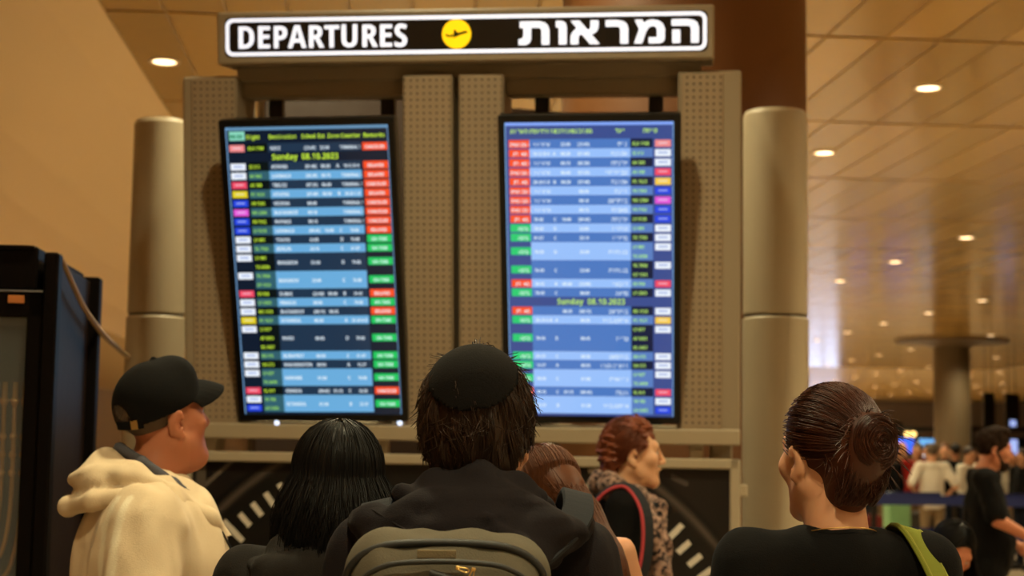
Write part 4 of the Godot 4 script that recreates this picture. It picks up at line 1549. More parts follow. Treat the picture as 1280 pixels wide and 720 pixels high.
	s.cap(Vector3(0.10, 1.34, 0.03), Vector3(0.222, 1.20, 0.045), 0.085, 0.075, 0.08)
	s.ell(Vector3(0, 1.22, 0.075), Vector3(0.165, 0.24, 0.11), 0.06)
	s.ell(Vector3(0, 1.00, 0.06), Vector3(0.16, 0.22, 0.115), 0.06)
	s.cap(Vector3(0.20, 1.36, -0.03), Vector3(0.265, 1.15, 0.085), 0.020, 0.022, 0.02)
	s.cap(Vector3(0.285, 1.23, 0.02), Vector3(0.25, 1.12, -0.02), 0.015, 0.018, 0.03)
	s.cap(Vector3(0.15, 1.28, 0.115), Vector3(0.19, 1.08, 0.10), 0.02, 0.03, 0.03)
	s.ell(J.neck + Vector3(0, 0.075, -0.025), Vector3(0.073, 0.10, 0.085), 0.02, Basis.IDENTITY, true)
	s.cap(Vector3(0.17, 1.30, 0.10), Vector3(0.255, 1.15, 0.075), 0.012, 0.02, 0.02)
	s.cap(Vector3(0.24, 1.27, -0.02), Vector3(0.285, 1.10, 0.02), 0.010, 0.018, 0.02)
	folds(s, 0.014, 7.0, Vector3(1.2, 0.45, 1.2))
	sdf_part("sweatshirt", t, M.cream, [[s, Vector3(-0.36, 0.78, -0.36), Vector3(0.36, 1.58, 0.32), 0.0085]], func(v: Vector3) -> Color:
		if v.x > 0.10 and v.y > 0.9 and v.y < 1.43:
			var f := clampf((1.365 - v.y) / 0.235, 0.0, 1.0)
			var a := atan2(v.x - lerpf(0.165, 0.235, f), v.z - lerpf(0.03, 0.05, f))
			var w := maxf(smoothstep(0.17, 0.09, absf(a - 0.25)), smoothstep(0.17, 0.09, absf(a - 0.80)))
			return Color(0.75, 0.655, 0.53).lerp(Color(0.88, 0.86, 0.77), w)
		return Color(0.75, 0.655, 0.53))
	var ho := Sdf.new()
	ho.chain([Vector3(0.040, 1.31, -0.160), Vector3(0.075, 1.37, -0.115), Vector3(0.112, 1.425, -0.03), Vector3(0.103, 1.475, 0.06), Vector3(0.0, 1.500, 0.115), Vector3(-0.095, 1.470, 0.06), Vector3(-0.100, 1.415, -0.03), Vector3(-0.070, 1.36, -0.11), Vector3(-0.035, 1.31, -0.160)], 0.028, 0.026, 0.03)
	ho.ell(Vector3(0.0, 1.455, 0.125), Vector3(0.125, 0.060, 0.066), 0.03)
	ho.chain([Vector3(0.135, 1.41, -0.04), Vector3(0.152, 1.425, 0.05), Vector3(0.115, 1.415, 0.145), Vector3(0.02, 1.400, 0.195), Vector3(-0.08, 1.415, 0.165), Vector3(-0.115, 1.42, 0.06)], 0.023, 0.023, 0.014)
	ho.chain([Vector3(0.122, 1.455, 0.0), Vector3(0.125, 1.475, 0.08), Vector3(0.06, 1.475, 0.160), Vector3(-0.02, 1.46, 0.19)], 0.018, 0.018, 0.012)
	ho.ell(J.neck + Vector3(0, 0.075, -0.020), Vector3(0.080, 0.10, 0.088), 0.02, Basis.IDENTITY, true)
	folds(ho, 0.007, 9.0)
	sdf_part("hood", t, M.cream, [[ho, Vector3(-0.22, 1.33, -0.20), Vector3(0.22, 1.57, 0.26), 0.0075]], func(_v: Vector3) -> Color: return Color(0.75, 0.655, 0.53))
	# collar of the shirt beneath and the two cords
	var co := Sdf.new()
	co.chain([Vector3(0.055, 1.40, -0.105), Vector3(0.085, 1.455, -0.035), Vector3(0.083, 1.505, 0.04), Vector3(0.0, 1.535, 0.085), Vector3(-0.083, 1.505, 0.04), Vector3(-0.085, 1.455, -0.035), Vector3(-0.05, 1.40, -0.105)], 0.014, 0.014, 0.01)
	sdf_part("collar", t, M.greyblue, [[co, Vector3(-0.13, 1.35, -0.15), Vector3(0.13, 1.57, 0.13), 0.007]])
	for q in [1.0, -1.0]:
		var cd := MB.new()
		cd.tube(smooth_path([Vector3(0.070 * q, 1.40, -0.118), Vector3(0.078 * q, 1.34, -0.155), Vector3(0.076 * q, 1.28, -0.185), Vector3(0.07 * q, 1.23, -0.205)]), 0.003, 0.003, 6)
		part("drawcord", cd.done(), M.black, t)
	legs(J, t, M.navy, M.shoe)

# ------------------------------------------------------------------ the woman with long black hair
func build_black_hair_woman() -> void:
	var J := joints()
	J.head = Vector3(0.06, 0.10, -0.02)
	var p: Vector3 = at(421, 620, 3.1)
	var t := thing("person", "woman with straight black hair and charcoal hooded top, left of the backpacker", "person", Vector3(p.x, 0, p.z), deg_to_rad(2.0))
	t.scale = Vector3.ONE * 0.905
	var X := head_frame(J)
	skin(J, t, M.skin, 0.009)
	eyes(J, t)
	var s := Sdf.new()
	s.x = X
	s.ell(SC + Vector3(0, 0.003, 0.010), SR + Vector3(0.014, 0.012, 0.012), 0.02)
	s.ell(Vector3(0, -0.06, 0.045), Vector3(0.088, 0.14, 0.062), 0.05)
	s.ell(Vector3(0, -0.01, -0.12), Vector3(0.058, 0.13, 0.085), 0.02, Basis.IDENTITY, true)
	s.keep(Vector3(0, -1, 0), 0.19)
	var hm := sdf_part("hair", t, M.hair_black, [[s, X.origin - Vector3(0.15, 0.21, 0.15), X.origin + Vector3(0.15, 0.16, 0.16), 0.008]])
	var P := fall_paths(X, 2600, Vector2(1.40, 1.47), Vector2(0.008, 0.024), Vector3(0, 0, 0.0), 0.006, 0.30, Basis.IDENTITY)
	P.append_array(fall_paths(X, 500, Vector2(1.42, 1.52), Vector2(0.016, 0.027), Vector3(0, 0, 0.0), 0.012, 0.36, Basis.IDENTITY))
	for i in 60:      # a lock over the left shoulder
		var a := on_scalp(X, polar(-1.35 + rng.randf() * 0.2, 1.65), 0.016)
		var e := Vector3(-0.135 + rng.randf_range(-0.02, 0.015), 1.27 + rng.randf_range(-0.05, 0.05), 0.055 + rng.randf_range(-0.02, 0.02))
		P.append(smooth_path([a, a.lerp(e, 0.45) + Vector3(-0.006, 0.0, 0.012), e], 4))
	add_strands(hm.mesh, P, 0.0014, 0.0006, 0.35)
	var g := top_sdf(J, 0.98, 0.96, 0.0, 0.80, 0.012)
	g.ell(J.neck + Vector3(0, 0.075, -0.02), Vector3(0.08, 0.10, 0.09), 0.02, Basis.IDENTITY, true)
	folds(g, 0.014, 8.0)
	sdf_part("hooded_top", t, M.charcoal, [[g, Vector3(-0.34, 0.78, -0.26), Vector3(0.34, 1.55, 0.28), 0.010]])
	var ho := Sdf.new()
	ho.chain([Vector3(0.10, 1.44, -0.06), Vector3(0.125, 1.465, 0.03), Vector3(0.09, 1.485, 0.10), Vector3(0.0, 1.48, 0.13), Vector3(-0.09, 1.485, 0.10), Vector3(-0.125, 1.465, 0.03), Vector3(-0.10, 1.44, -0.06)], 0.034, 0.034, 0.03)
	ho.ell(Vector3(-0.01, 1.430, 0.145), Vector3(0.150, 0.085, 0.066), 0.02)
	ho.chain([Vector3(-0.17, 1.465, 0.02), Vector3(-0.135, 1.460, 0.14), Vector3(0.0, 1.42, 0.205), Vector3(0.12, 1.44, 0.16), Vector3(0.165, 1.465, 0.03)], 0.022, 0.022, 0.010)
	ho.chain([Vector3(-0.13, 1.385, 0.12), Vector3(-0.02, 1.335, 0.19), Vector3(0.11, 1.36, 0.14)], 0.022, 0.022, 0.010)
	ho.ell(J.neck + Vector3(0, 0.085, -0.02), Vector3(0.08, 0.09, 0.09), 0.02, Basis.IDENTITY, true)
	folds(ho, 0.014, 9.0)
	sdf_part("hood", t, M.charcoal, [[ho, Vector3(-0.22, 1.27, -0.14), Vector3(0.22, 1.54, 0.27), 0.0085]])
	legs(J, t, M.blackcloth, M.shoe)

# ------------------------------------------------------------------ the young man with the skullcap and backpack
func build_backpacker() -> void:
	var J := joints()
	J.head = Vector3(0.02, -0.10, 0.02)
	J.hc = Vector3(0, 1.623, 0)
	J.sl = Vector3(-0.172, 1.420, 0.01)
	J.sr = Vector3(0.172, 1.420, 0.01)
	J.er = Vector3(0.235, 1.14, -0.02)
	J.wr = Vector3(0.16, 1.05, -0.20)
	J.el = Vector3(-0.235, 1.14, -0.02)
	J.wl = Vector3(-0.16, 1.05, -0.20)
	var p: Vector3 = at(597, 560, 2.6)
	var t := thing("person", "young man with messy dark hair, black skullcap and dark hoodie, wearing a backpack", "person", Vector3(p.x, 0, p.z), deg_to_rad(1.0))
	t.scale = Vector3.ONE * 0.966
	var X := head_frame(J)
	skin(J, t, M.skin, 0.007)
	eyes(J, t)
	var s := Sdf.new()
	s.x = X
	s.ell(SC + Vector3(0, 0.002, 0.006), SR + Vector3(0.013, 0.010, 0.012), 0.02)
	s.ell(Vector3(0, -0.025, 0.050), Vector3(0.072, 0.085, 0.046), 0.04)
	s.ell(Vector3(0, -0.02, -0.11), Vector3(0.066, 0.11, 0.09), 0.02, Basis.IDENTITY, true)
	s.keep(Vector3(0, -1, 0), 0.085)
	var hm := sdf_part("hair", t, M.hair_brown, [[s, X.origin - Vector3(0.15, 0.14, 0.15), X.origin + Vector3(0.15, 0.16, 0.16), 0.008]])
	var P: Array = []
	for i in 3800:
		var th := rng.randf_range(-2.4, 2.4)
		var s0 := rng.randf_range(0.25, 2.0)
		var side := clampf((absf(th) - 1.0) / 1.0, 0.0, 1.0)
		var s1 := minf(s0 + rng.randf_range(0.7, 1.2), lerpf(2.72, 2.05, side) + rng.randf_range(-0.25, 0.12))
		var o := rng.randf_range(0.006, 0.017)
		var flick := rng.randf_range(0.0, 0.014)
		var lock := floorf(th * 4.5 + floorf(s0 * 2.0) * 0.37)
		var ph := lock * 2.3
		var lean := sin(lock * 5.1) * 0.16
		var pts := PackedVector3Array()
		for j in 9:
			var f := j / 8.0
			var e := lerpf(s0, maxf(s1, s0 + 0.2), f)
			pts.append(skull(X, th + lean * f + 0.07 * sin(e * 4.2 + ph) * f, e, o + flick * f * f + 0.005 * sin(e * 5.0 + ph)))
		P.append(pts)
	for i in 260:      # loose ends that stand off at the sides and the crown
		var th := rng.randf_range(-2.6, 2.6)
		var ph := rng.randf_range(0.3, 2.0)
		if ph < 1.35 and absf(th) < 1.1:
			th += PI
		var a := on_scalp(X, polar(th, ph), 0.012)
		var b := on_scalp(X, polar(th + rng.randf_range(-0.3, 0.3), ph + 0.25), 0.024)
		var c := on_scalp(X, polar(th + rng.randf_range(-0.5, 0.5), ph + 0.36), 0.024 + rng.randf_range(0.0, 0.018))
		P.append(smooth_path([a, b, c], 3))
	for i in 420:      # the tousled fringe that shows over the skullcap
		var th := PI + rng.randf_range(-0.8, 0.8)
		var lift := rng.randf() * (1.0 - absf(th - PI) / 0.9) * (0.7 + 0.5 * sin(floorf(th * 7.0) * 2.1))
		var a := on_scalp(X, polar(th, rng.randf_range(0.05, 0.3)), 0.010)
		var b := on_scalp(X, polar(th + rng.randf_range(-0.15, 0.15), 0.5), 0.018 + 0.042 * lift)
		var c := on_scalp(X, polar(th + rng.randf_range(-0.4, 0.4), 0.95), 0.018)
		P.append(smooth_path([a, b, c], 4))
	add_strands(hm.mesh, P, 0.0013, 0.0005, 0.45)
	# skullcap: a shallow felt dome on the back of the crown
	var ks := Sdf.new()
	var kd := polar(0.0, 0.68)
	ks.x = X
	ks.ell(SC + Vector3(0, 0.006, 0.008), SR + Vector3.ONE * 0.0205, 0.01)
	ks.ell(SC + Vector3(0, 0.002, 0.005), SR + Vector3.ONE * 0.015, 0.004, Basis.IDENTITY, true)
	ks.keep(-kd.normalized(), -(SC.dot(kd.normalized()) + 0.072))
	var kp := sdf_part("skullcap", t, M.felt, [[ks, X.origin - Vector3(0.14, 0.05, 0.14), X.origin + Vector3(0.14, 0.18, 0.17), 0.005]])
	# hoodie
	var g := top_sdf(J, 1.0, 0.96, 0.0, 0.80, 0.006)
	g.ell(J.neck + Vector3(0, 0.085, -0.02), Vector3(0.075, 0.085, 0.085), 0.02, Basis.IDENTITY, true)
	folds(g, 0.012, 8.0)
	sdf_part("hoodie", t, M.darkhoodie, [[g, Vector3(-0.36, 0.78, -0.30), Vector3(0.36, 1.60, 0.30), 0.0085]])
	var ho := Sdf.new()
	ho.chain([Vector3(0.080, 1.46, -0.07), Vector3(0.094, 1.495, 0.02), Vector3(0.058, 1.538, 0.080), Vector3(0.0, 1.550, 0.105), Vector3(-0.058, 1.538, 0.080), Vector3(-0.094, 1.495, 0.02), Vector3(-0.080, 1.47, -0.07)], 0.030, 0.030, 0.03)
	ho.ell(Vector3(0.0, 1.475, 0.142), Vector3(0.155, 0.070, 0.080), 0.03)
	ho.chain([Vector3(-0.185, 1.475, 0.02), Vector3(-0.170, 1.480, 0.10), Vector3(-0.07, 1.437, 0.222), Vector3(0.05, 1.424, 0.235), Vector3(0.145, 1.470, 0.12), Vector3(0.170, 1.475, 0.01)], 0.027, 0.027, 0.012)
	ho.chain([Vector3(-0.165, 1.455, 0.07), Vector3(-0.09, 1.412, 0.205), Vector3(0.02, 1.402, 0.222), Vector3(0.12, 1.44, 0.11)], 0.026, 0.026, 0.010)
	ho.chain([Vector3(-0.12, 1.525, 0.08), Vector3(-0.03, 1.495, 0.165), Vector3(0.10, 1.525, 0.09)], 0.014, 0.014, 0.010)
	ho.chain([Vector3(0.02, 1.50, 0.165), Vector3(0.10, 1.475, 0.15), Vector3(0.155, 1.485, 0.08)], 0.014, 0.014, 0.010)
	ho.ell(J.neck + Vector3(0, 0.10, -0.025), Vector3(0.072, 0.09, 0.085), 0.02, Basis.IDENTITY, true)
	ho.chain([Vector3(-0.175, 1.500, 0.06), Vector3(-0.10, 1.492, 0.175), Vector3(0.02, 1.500, 0.215), Vector3(0.11, 1.515, 0.14)], 0.010, 0.006, 0.008)
	ho.chain([Vector3(-0.15, 1.462, 0.14), Vector3(-0.02, 1.446, 0.236), Vector3(0.10, 1.475, 0.19), Vector3(0.165, 1.497, 0.05)], 0.009, 0.009, 0.008)
	ho.chain([Vector3(0.015, 1.50, 0.212), Vector3(0.07, 1.455, 0.222), Vector3(0.09, 1.415, 0.205)], 0.008, 0.006, 0.008)
	folds(ho, 0.012, 9.0, Vector3(0.7, 1.6, 0.7))
	var hop := sdf_part("hood", t, M.darkhoodie, [[ho, Vector3(-0.23, 1.36, -0.14), Vector3(0.23, 1.60, 0.30), 0.007]])
	var sm := MB.new()
	sm.tube(smooth_path([Vector3(-0.188, 1.500, 0.04), Vector3(-0.172, 1.506, 0.11), Vector3(-0.07, 1.462, 0.232), Vector3(0.05, 1.449, 0.244), Vector3(0.145, 1.495, 0.13)]), 0.002, 0.002, 5)
	part("hood_seam", sm.done(), M.darkhoodie, hop)
	legs(J, t, M.navy, M.shoe)
	build_backpack(t)

func arch(w: float, h: float, r: float, z: float, bulge: float, n := 10) -> Array:      # an inverted U, from the left foot to the right foot
	var p: Array = [Vector3(-w, -h, z), Vector3(-w, -h * 0.4, z)]
	for i in n + 1:
		var a := PI - PI * i / n
		var q := Vector3(cos(a), sin(a), 0)
		q = Vector3(signf(q.x) * pow(absf(q.x), 0.62), pow(absf(q.y), 0.62), 0)
		p.append(Vector3(q.x * w, h - r + q.y * r, z + bulge * q.y))
	p.append(Vector3(w, -h * 0.4, z))
	p.append(Vector3(w, -h, z))
	return p

func build_backpack(who: Node3D) -> void:
	var t := thing("backpack", "olive grey backpack with dark zips and brass pulls, worn by the skullcap man", "backpack", who.position, who.rotation.y)
	var O := Transform3D(Basis(Vector3.RIGHT, 0.10), Vector3(-0.042, 1.196, 0.232))
	var s := Sdf.new()
	s.x = O
	s.slab(Vector3(0, 0, 0), Vector3(0.150, 0.235, 0.072), 0.068, 0.02)
	s.slab(Vector3(0, -0.05, 0.05), Vector3(0.130, 0.18, 0.05), 0.045, 0.04)
	s.ell(Vector3(0, 0.10, 0.05), Vector3(0.125, 0.10, 0.04), 0.04)
	folds(s, 0.008, 10.0)
	sdf_part("main_body", t, M.olive, [[s, Vector3(-0.25, 0.90, 0.10), Vector3(0.16, 1.52, 0.42), 0.008]])
	var f := Sdf.new()
	f.x = O
	f.slab(Vector3(0.005, -0.065, 0.085), Vector3(0.105, 0.165, 0.036), 0.034, 0.02)
	f.slab(Vector3(0.015, -0.09, 0.105), Vector3(0.085, 0.12, 0.032), 0.030, 0.012)
	folds(f, 0.008, 14.0)
	sdf_part("front_pocket", t, M.olive, [[f, Vector3(-0.2, 0.90, 0.22), Vector3(0.12, 1.40, 0.42), 0.007]])
	for q in [[0.146, 0.225, 0.10, 0.030, 0.02, 0.006, "main_zip"], [0.132, 0.205, 0.10, 0.068, 0.022, 0.004, "zip_piping"], [0.112, 0.155, 0.08, 0.108, 0.008, 0.0045, "pocket_zip"], [0.092, 0.105, 0.06, 0.124, 0.008, 0.003, "pocket_piping"]]:
		var m := MB.new()
		m.x = O
		m.tube(smooth_path(arch(q[0], q[1], q[2], q[3], q[4]), 3), q[5], q[5], 6)
		part(q[6], m.done(), M.zip, t)
	# gaping top pocket: a dark lip
	var lip := MB.new()
	lip.x = O
	lip.tube(smooth_path([Vector3(-0.02, 0.190, 0.096), Vector3(0.03, 0.178, 0.106), Vector3(0.07, 0.172, 0.108), Vector3(0.115, 0.165, 0.095)]), 0.006, 0.004, 8)
	part("pocket_lip", lip.done(), M.zip, t)
	for q in [[Vector3(0.018, 0.200, 0.108), 1.35, 0.5], [Vector3(0.040, 0.198, 0.108), -0.3, 0.5], [Vector3(-0.062, 0.150, 0.148), -0.65, 1.25], [Vector3(0.120, 0.120, 0.118), 0.2, 0.6]]:
		var m := MB.new()
		m.x = O * Transform3D(Basis(Vector3(0, 0, 1), q[1] - PI), q[0]) * Transform3D(Basis.from_scale(Vector3.ONE * q[2]), Vector3.ZERO)
		m.box(Vector3(0, 0, 0.004), Vector3(0.012, 0.010, 0.006), 0.002)
		m.tube(smooth_path([Vector3(-0.003, 0.003, 0.008), Vector3(-0.0055, 0.018, 0.010), Vector3(-0.004, 0.030, 0.010), Vector3(0.004, 0.030, 0.010), Vector3(0.0055, 0.018, 0.010), Vector3(0.003, 0.003, 0.008)]), 0.0018, 0.0018, 6)
		part("zip_pull", m.done(), M.brass, t)
	var tagm := MB.new()
	tagm.x = O
	tagm.box(Vector3(-0.012, 0.213, 0.075), Vector3(0.055, 0.012, 0.004), 0.001)
	part("woven_tag", tagm.done(), M.olive_light, t)
	# straps over the shoulders and a carrying loop
	for q in [-1.0, 1.0]:
		var m := MB.new()
		var k := 0.972
		var a := smooth_path([Vector3(0.10 * q - 0.03, 1.375, 0.200), Vector3(0.150 * q, 1.440, 0.115), Vector3(0.160 * q, 1.478, 0.03), Vector3(0.155 * q, 1.458, -0.065), Vector3(0.145 * q, 1.37, -0.130), Vector3(0.16 * q, 1.20, -0.135), Vector3(0.19 * q, 1.05, -0.05), Vector3(0.14 * q - 0.03, 0.98, 0.18)])
		var o := PackedVector3Array()
		for v in a:
			o.append((v - Vector3(v.x * 0.7, 1.28, 0.01)).normalized())
		if q < 0.0:
			for i in a.size():
				a[i].y -= 0.020
		m.ribbon(a, o, 0.050, 0.010)
		part("shoulder_strap", m.done(), M.strap, t)
# ------------------------------------------------------------------ the brown-haired woman half hidden behind him
func build_brown_hair_woman() -> void:
	var J := joints()
	J.head = Vector3(-0.72, 0.25, 0.14)
	J.neck = Vector3(0.0, 1.485, 0.0)
	J.hc = Vector3(-0.01, 1.615, 0.0)
	J.sr = Vector3(0.112, 1.462, 0.0)
	J.er = Vector3(0.212, 1.215, -0.03)
	J.wr = Vector3(0.13, 1.06, -0.22)
	J.wl = Vector3(-0.10, 1.08, -0.24)
	var p: Vector3 = at(712, 640, 3.6)
	var t := thing("person", "woman with long brown hair and bare shoulders, half hidden behind the backpacker", "person", Vector3(p.x, 0, p.z), deg_to_rad(8.0))
	t.scale = Vector3.ONE * 0.90
	var X := head_frame(J)
	skin(J, t, M.skin, 0.008, 0.013, true, true)
	eyes(J, t)
	var s := Sdf.new()
	s.x = X
	s.ell(SC + Vector3(0, 0.003, 0.008), SR + Vector3(0.005, 0.005, 0.005), 0.02)
	s.ell(Vector3(0, -0.02, -0.11), Vector3(0.060, 0.12, 0.085), 0.02, Basis.IDENTITY, true)
	s.x = Transform3D.IDENTITY
	s.cap(X * Vector3(0.02, -0.02, 0.06), Vector3(0.095, 1.45, 0.06), 0.046, 0.022, 0.05)
	s.cap(Vector3(0.095, 1.45, 0.06), Vector3(0.125, 1.33, 0.085), 0.022, 0.010, 0.03)
	var hm := sdf_part("hair", t, M.hair_chestnut, [[s, Vector3(-0.17, 1.22, -0.22), Vector3(0.22, 1.80, 0.18), 0.009]])
	var P := fall_paths(X, 2200, Vector2(1.36, 1.46), Vector2(0.007, 0.022), Vector3(0.075, 0, 0.02), 0.012, 0.0, Basis.IDENTITY, 1.5)
	for i in 900:      # the mass drawn over to the right shoulder
		var a := on_scalp(X, polar(rng.randf_range(-0.9, 1.3), rng.randf_range(0.9, 1.7)), rng.randf_range(0.008, 0.016))
		var an := rng.randf_range(0, TAU)
		var d := Vector3(cos(an), 0, sin(an))
		P.append(smooth_path([a, X * Vector3(0.02, -0.02, 0.06) + d * 0.060, X * Vector3(0.02, -0.02, 0.06) * 0.5 + Vector3(0.095, 1.45, 0.06) * 0.5 + d * 0.052, Vector3(0.095, 1.45, 0.06) + d * 0.038, Vector3(0.125, 1.33 + rng.randf_range(-0.05, 0.03), 0.085) + d * 0.020], 3))
	add_strands(hm.mesh, P, 0.0014, 0.0006, 0.4)
	var g := Sdf.new()
	g.ell(Vector3(0, 1.23, 0.0), Vector3(0.155, 0.16, 0.11), 0.05)
	g.ell(Vector3(0, 1.05, -0.005), Vector3(0.150, 0.2, 0.11), 0.07)
	g.ell(Vector3(0, 0.90, 0.0), Vector3(0.165, 0.16, 0.122), 0.06)
	g.keep(Vector3(0, -1, 0), -0.80)
	folds(g, 0.008)
	sdf_part("sleeveless_top", t, M.blackcloth, [[g, Vector3(-0.26, 0.78, -0.22), Vector3(0.26, 1.45, 0.22), 0.014]])
	legs(J, t, M.navy, M.shoe)

# ------------------------------------------------------------------ the woman in the scarf before the poster
func build_scarf_woman() -> void:
	var J := joints()
	J.head = Vector3(0.03, 0.0, 0.0)
	J.hc = Vector3(0, 1.620, -0.035)
	J.neck = Vector3(0, 1.475, 0.0)
	J.hs = 1.02
	J.er = Vector3(0.215, 1.14, 0.05)
	J.wr = Vector3(0.19, 1.0, -0.17)
	var p: Vector3 = at(781, 640, 5.75)
	var t := thing("person", "woman with red brown hair and mottled scarf in profile, before the watch poster", "person", Vector3(p.x, 0, p.z), deg_to_rad(-88.0))
	t.scale = Vector3.ONE * 0.945
	var X := head_frame(J)
	skin(J, t, M.skin_pale, 0.0045)
	eyes(J, t)
	var s := scalp_cap(X, 0.006, -0.075, 0.034)
	s.ell(Vector3(0, -0.035, 0.085), Vector3(0.055, 0.055, 0.035), 0.03)
	s.ell(Vector3(0, 0.03, 0.075), Vector3(0.066, 0.075, 0.05), 0.03)
	s.ell(Vector3(0, 0.10, 0.0), Vector3(0.06, 0.04, 0.06), 0.03)
	folds(s, 0.018, 26.0, Vector3(1, 1.6, 0.5))
	var hm := sdf_part("hair", t, M.hair_red, [[s, X.origin - Vector3(0.15, 0.13, 0.15), X.origin + Vector3(0.15, 0.16, 0.18), 0.0065]])
	var P: Array = []
	var knot := X * Vector3(0, -0.055, 0.115)
	for i in 1700:
		var th := rng.randf_range(-2.15, 2.15)
		var ph := rng.randf_range(0.0, 1.75)
		if absf(th) < 1.0 and rng.randf() < 0.4:
			continue
		var d0 := polar(th, ph)
		var d1 := Vector3(0, -0.62, 0.8)
		var pts := PackedVector3Array()
		var o := rng.randf_range(0.007, 0.022)
		for j in 7:
			pts.append(on_scalp(X, d0.slerp(d1.normalized(), j / 6.0 * 0.97), o))
		pts.append(knot)
		P.append(pts)
	add_strands(hm.mesh, P, 0.0014, 0.0008, 0.35)
	var g := top_sdf(J, 0.98, 0.94, 0.01, 0.80, 0.01)
	folds(g, 0.010)
	sdf_part("jacket", t, M.blackcloth, [[g, Vector3(-0.32, 0.78, -0.26), Vector3(0.32, 1.50, 0.22), 0.014]])
	var c := Sdf.new()
	c.chain([Vector3(0.05, 1.425, -0.10), Vector3(0.105, 1.46, -0.03), Vector3(0.09, 1.505, 0.06), Vector3(0.0, 1.515, 0.09), Vector3(-0.09, 1.505, 0.06), Vector3(-0.105, 1.46, -0.03), Vector3(-0.05, 1.425, -0.10), Vector3(0.05, 1.425, -0.10)], 0.040, 0.040, 0.03)
	c.chain([Vector3(0.055, 1.46, -0.085), Vector3(0.10, 1.49, 0.0), Vector3(0.06, 1.53, 0.075), Vector3(-0.06, 1.53, 0.075), Vector3(-0.09, 1.49, 0.0)], 0.024, 0.024, 0.012)
	c.chain([Vector3(0.065, 1.42, -0.10), Vector3(0.085, 1.30, -0.115), Vector3(0.085, 1.12, -0.12), Vector3(0.09, 0.95, -0.12)], 0.040, 0.050, 0.03)
	c.chain([Vector3(0.01, 1.42, -0.11), Vector3(0.01, 1.28, -0.125), Vector3(0.015, 1.0, -0.13)], 0.035, 0.045, 0.02)
	c.chain([Vector3(0.10, 1.455, -0.03), Vector3(0.150, 1.36, -0.085), Vector3(0.155, 1.20, -0.105), Vector3(0.15, 1.00, -0.11)], 0.035, 0.045, 0.02)
	folds(c, 0.022, 14.0)
	sdf_part("scarf", t, M.scarf, [[c, Vector3(-0.17, 0.88, -0.24), Vector3(0.23, 1.58, 0.16), 0.010]])
	legs(J, t, M.navy, M.shoe)
	var b := thing("backpack", "black backpack with pink edged shoulder straps, on the back of the woman in the scarf", "backpack", t.position, t.rotation.y)
	b.scale = t.scale
	var bs := Sdf.new()
	bs.slab(Vector3(0, 1.22, 0.215), Vector3(0.15, 0.22, 0.085), 0.06, 0.02)
	bs.slab(Vector3(0, 1.14, 0.29), Vector3(0.115, 0.12, 0.035), 0.03, 0.02)
	sdf_part("main_body", b, M.blackcloth, [[bs, Vector3(-0.2, 0.96, 0.10), Vector3(0.2, 1.48, 0.36), 0.014]])
	for q in [-1.0, 1.0]:
		var a := smooth_path([Vector3(0.12 * q, 1.40, 0.165), Vector3(0.155 * q, 1.490, 0.08), Vector3(0.192 * q, 1.500, 0.0), Vector3(0.262 * q, 1.40, -0.050), Vector3(0.275 * q, 1.22, -0.040), Vector3(0.26 * q, 1.10, 0.03), Vector3(0.14 * q, 1.04, 0.15)])
		var o := PackedVector3Array()
		for v in a:
			o.append((v - Vector3(v.x * 0.55, 1.28, 0.01)).normalized())
		var m := MB.new()
		m.ribbon(a, o, 0.05, 0.014)
		var st := part("shoulder_strap", m.done(), M.strap, b)
		var e := MB.new()
		var pe := PackedVector3Array()
		for i in a.size():
			var tt := (a[mini(i + 1, a.size() - 1)] - a[maxi(i - 1, 0)]).normalized()
			pe.append(a[i] + tt.cross(o[i]).normalized() * 0.022 * q + o[i] * 0.006)
		e.tube(pe, 0.0065, 0.0065, 6)
		part("pink_edging", e.done(), M.pink, st)

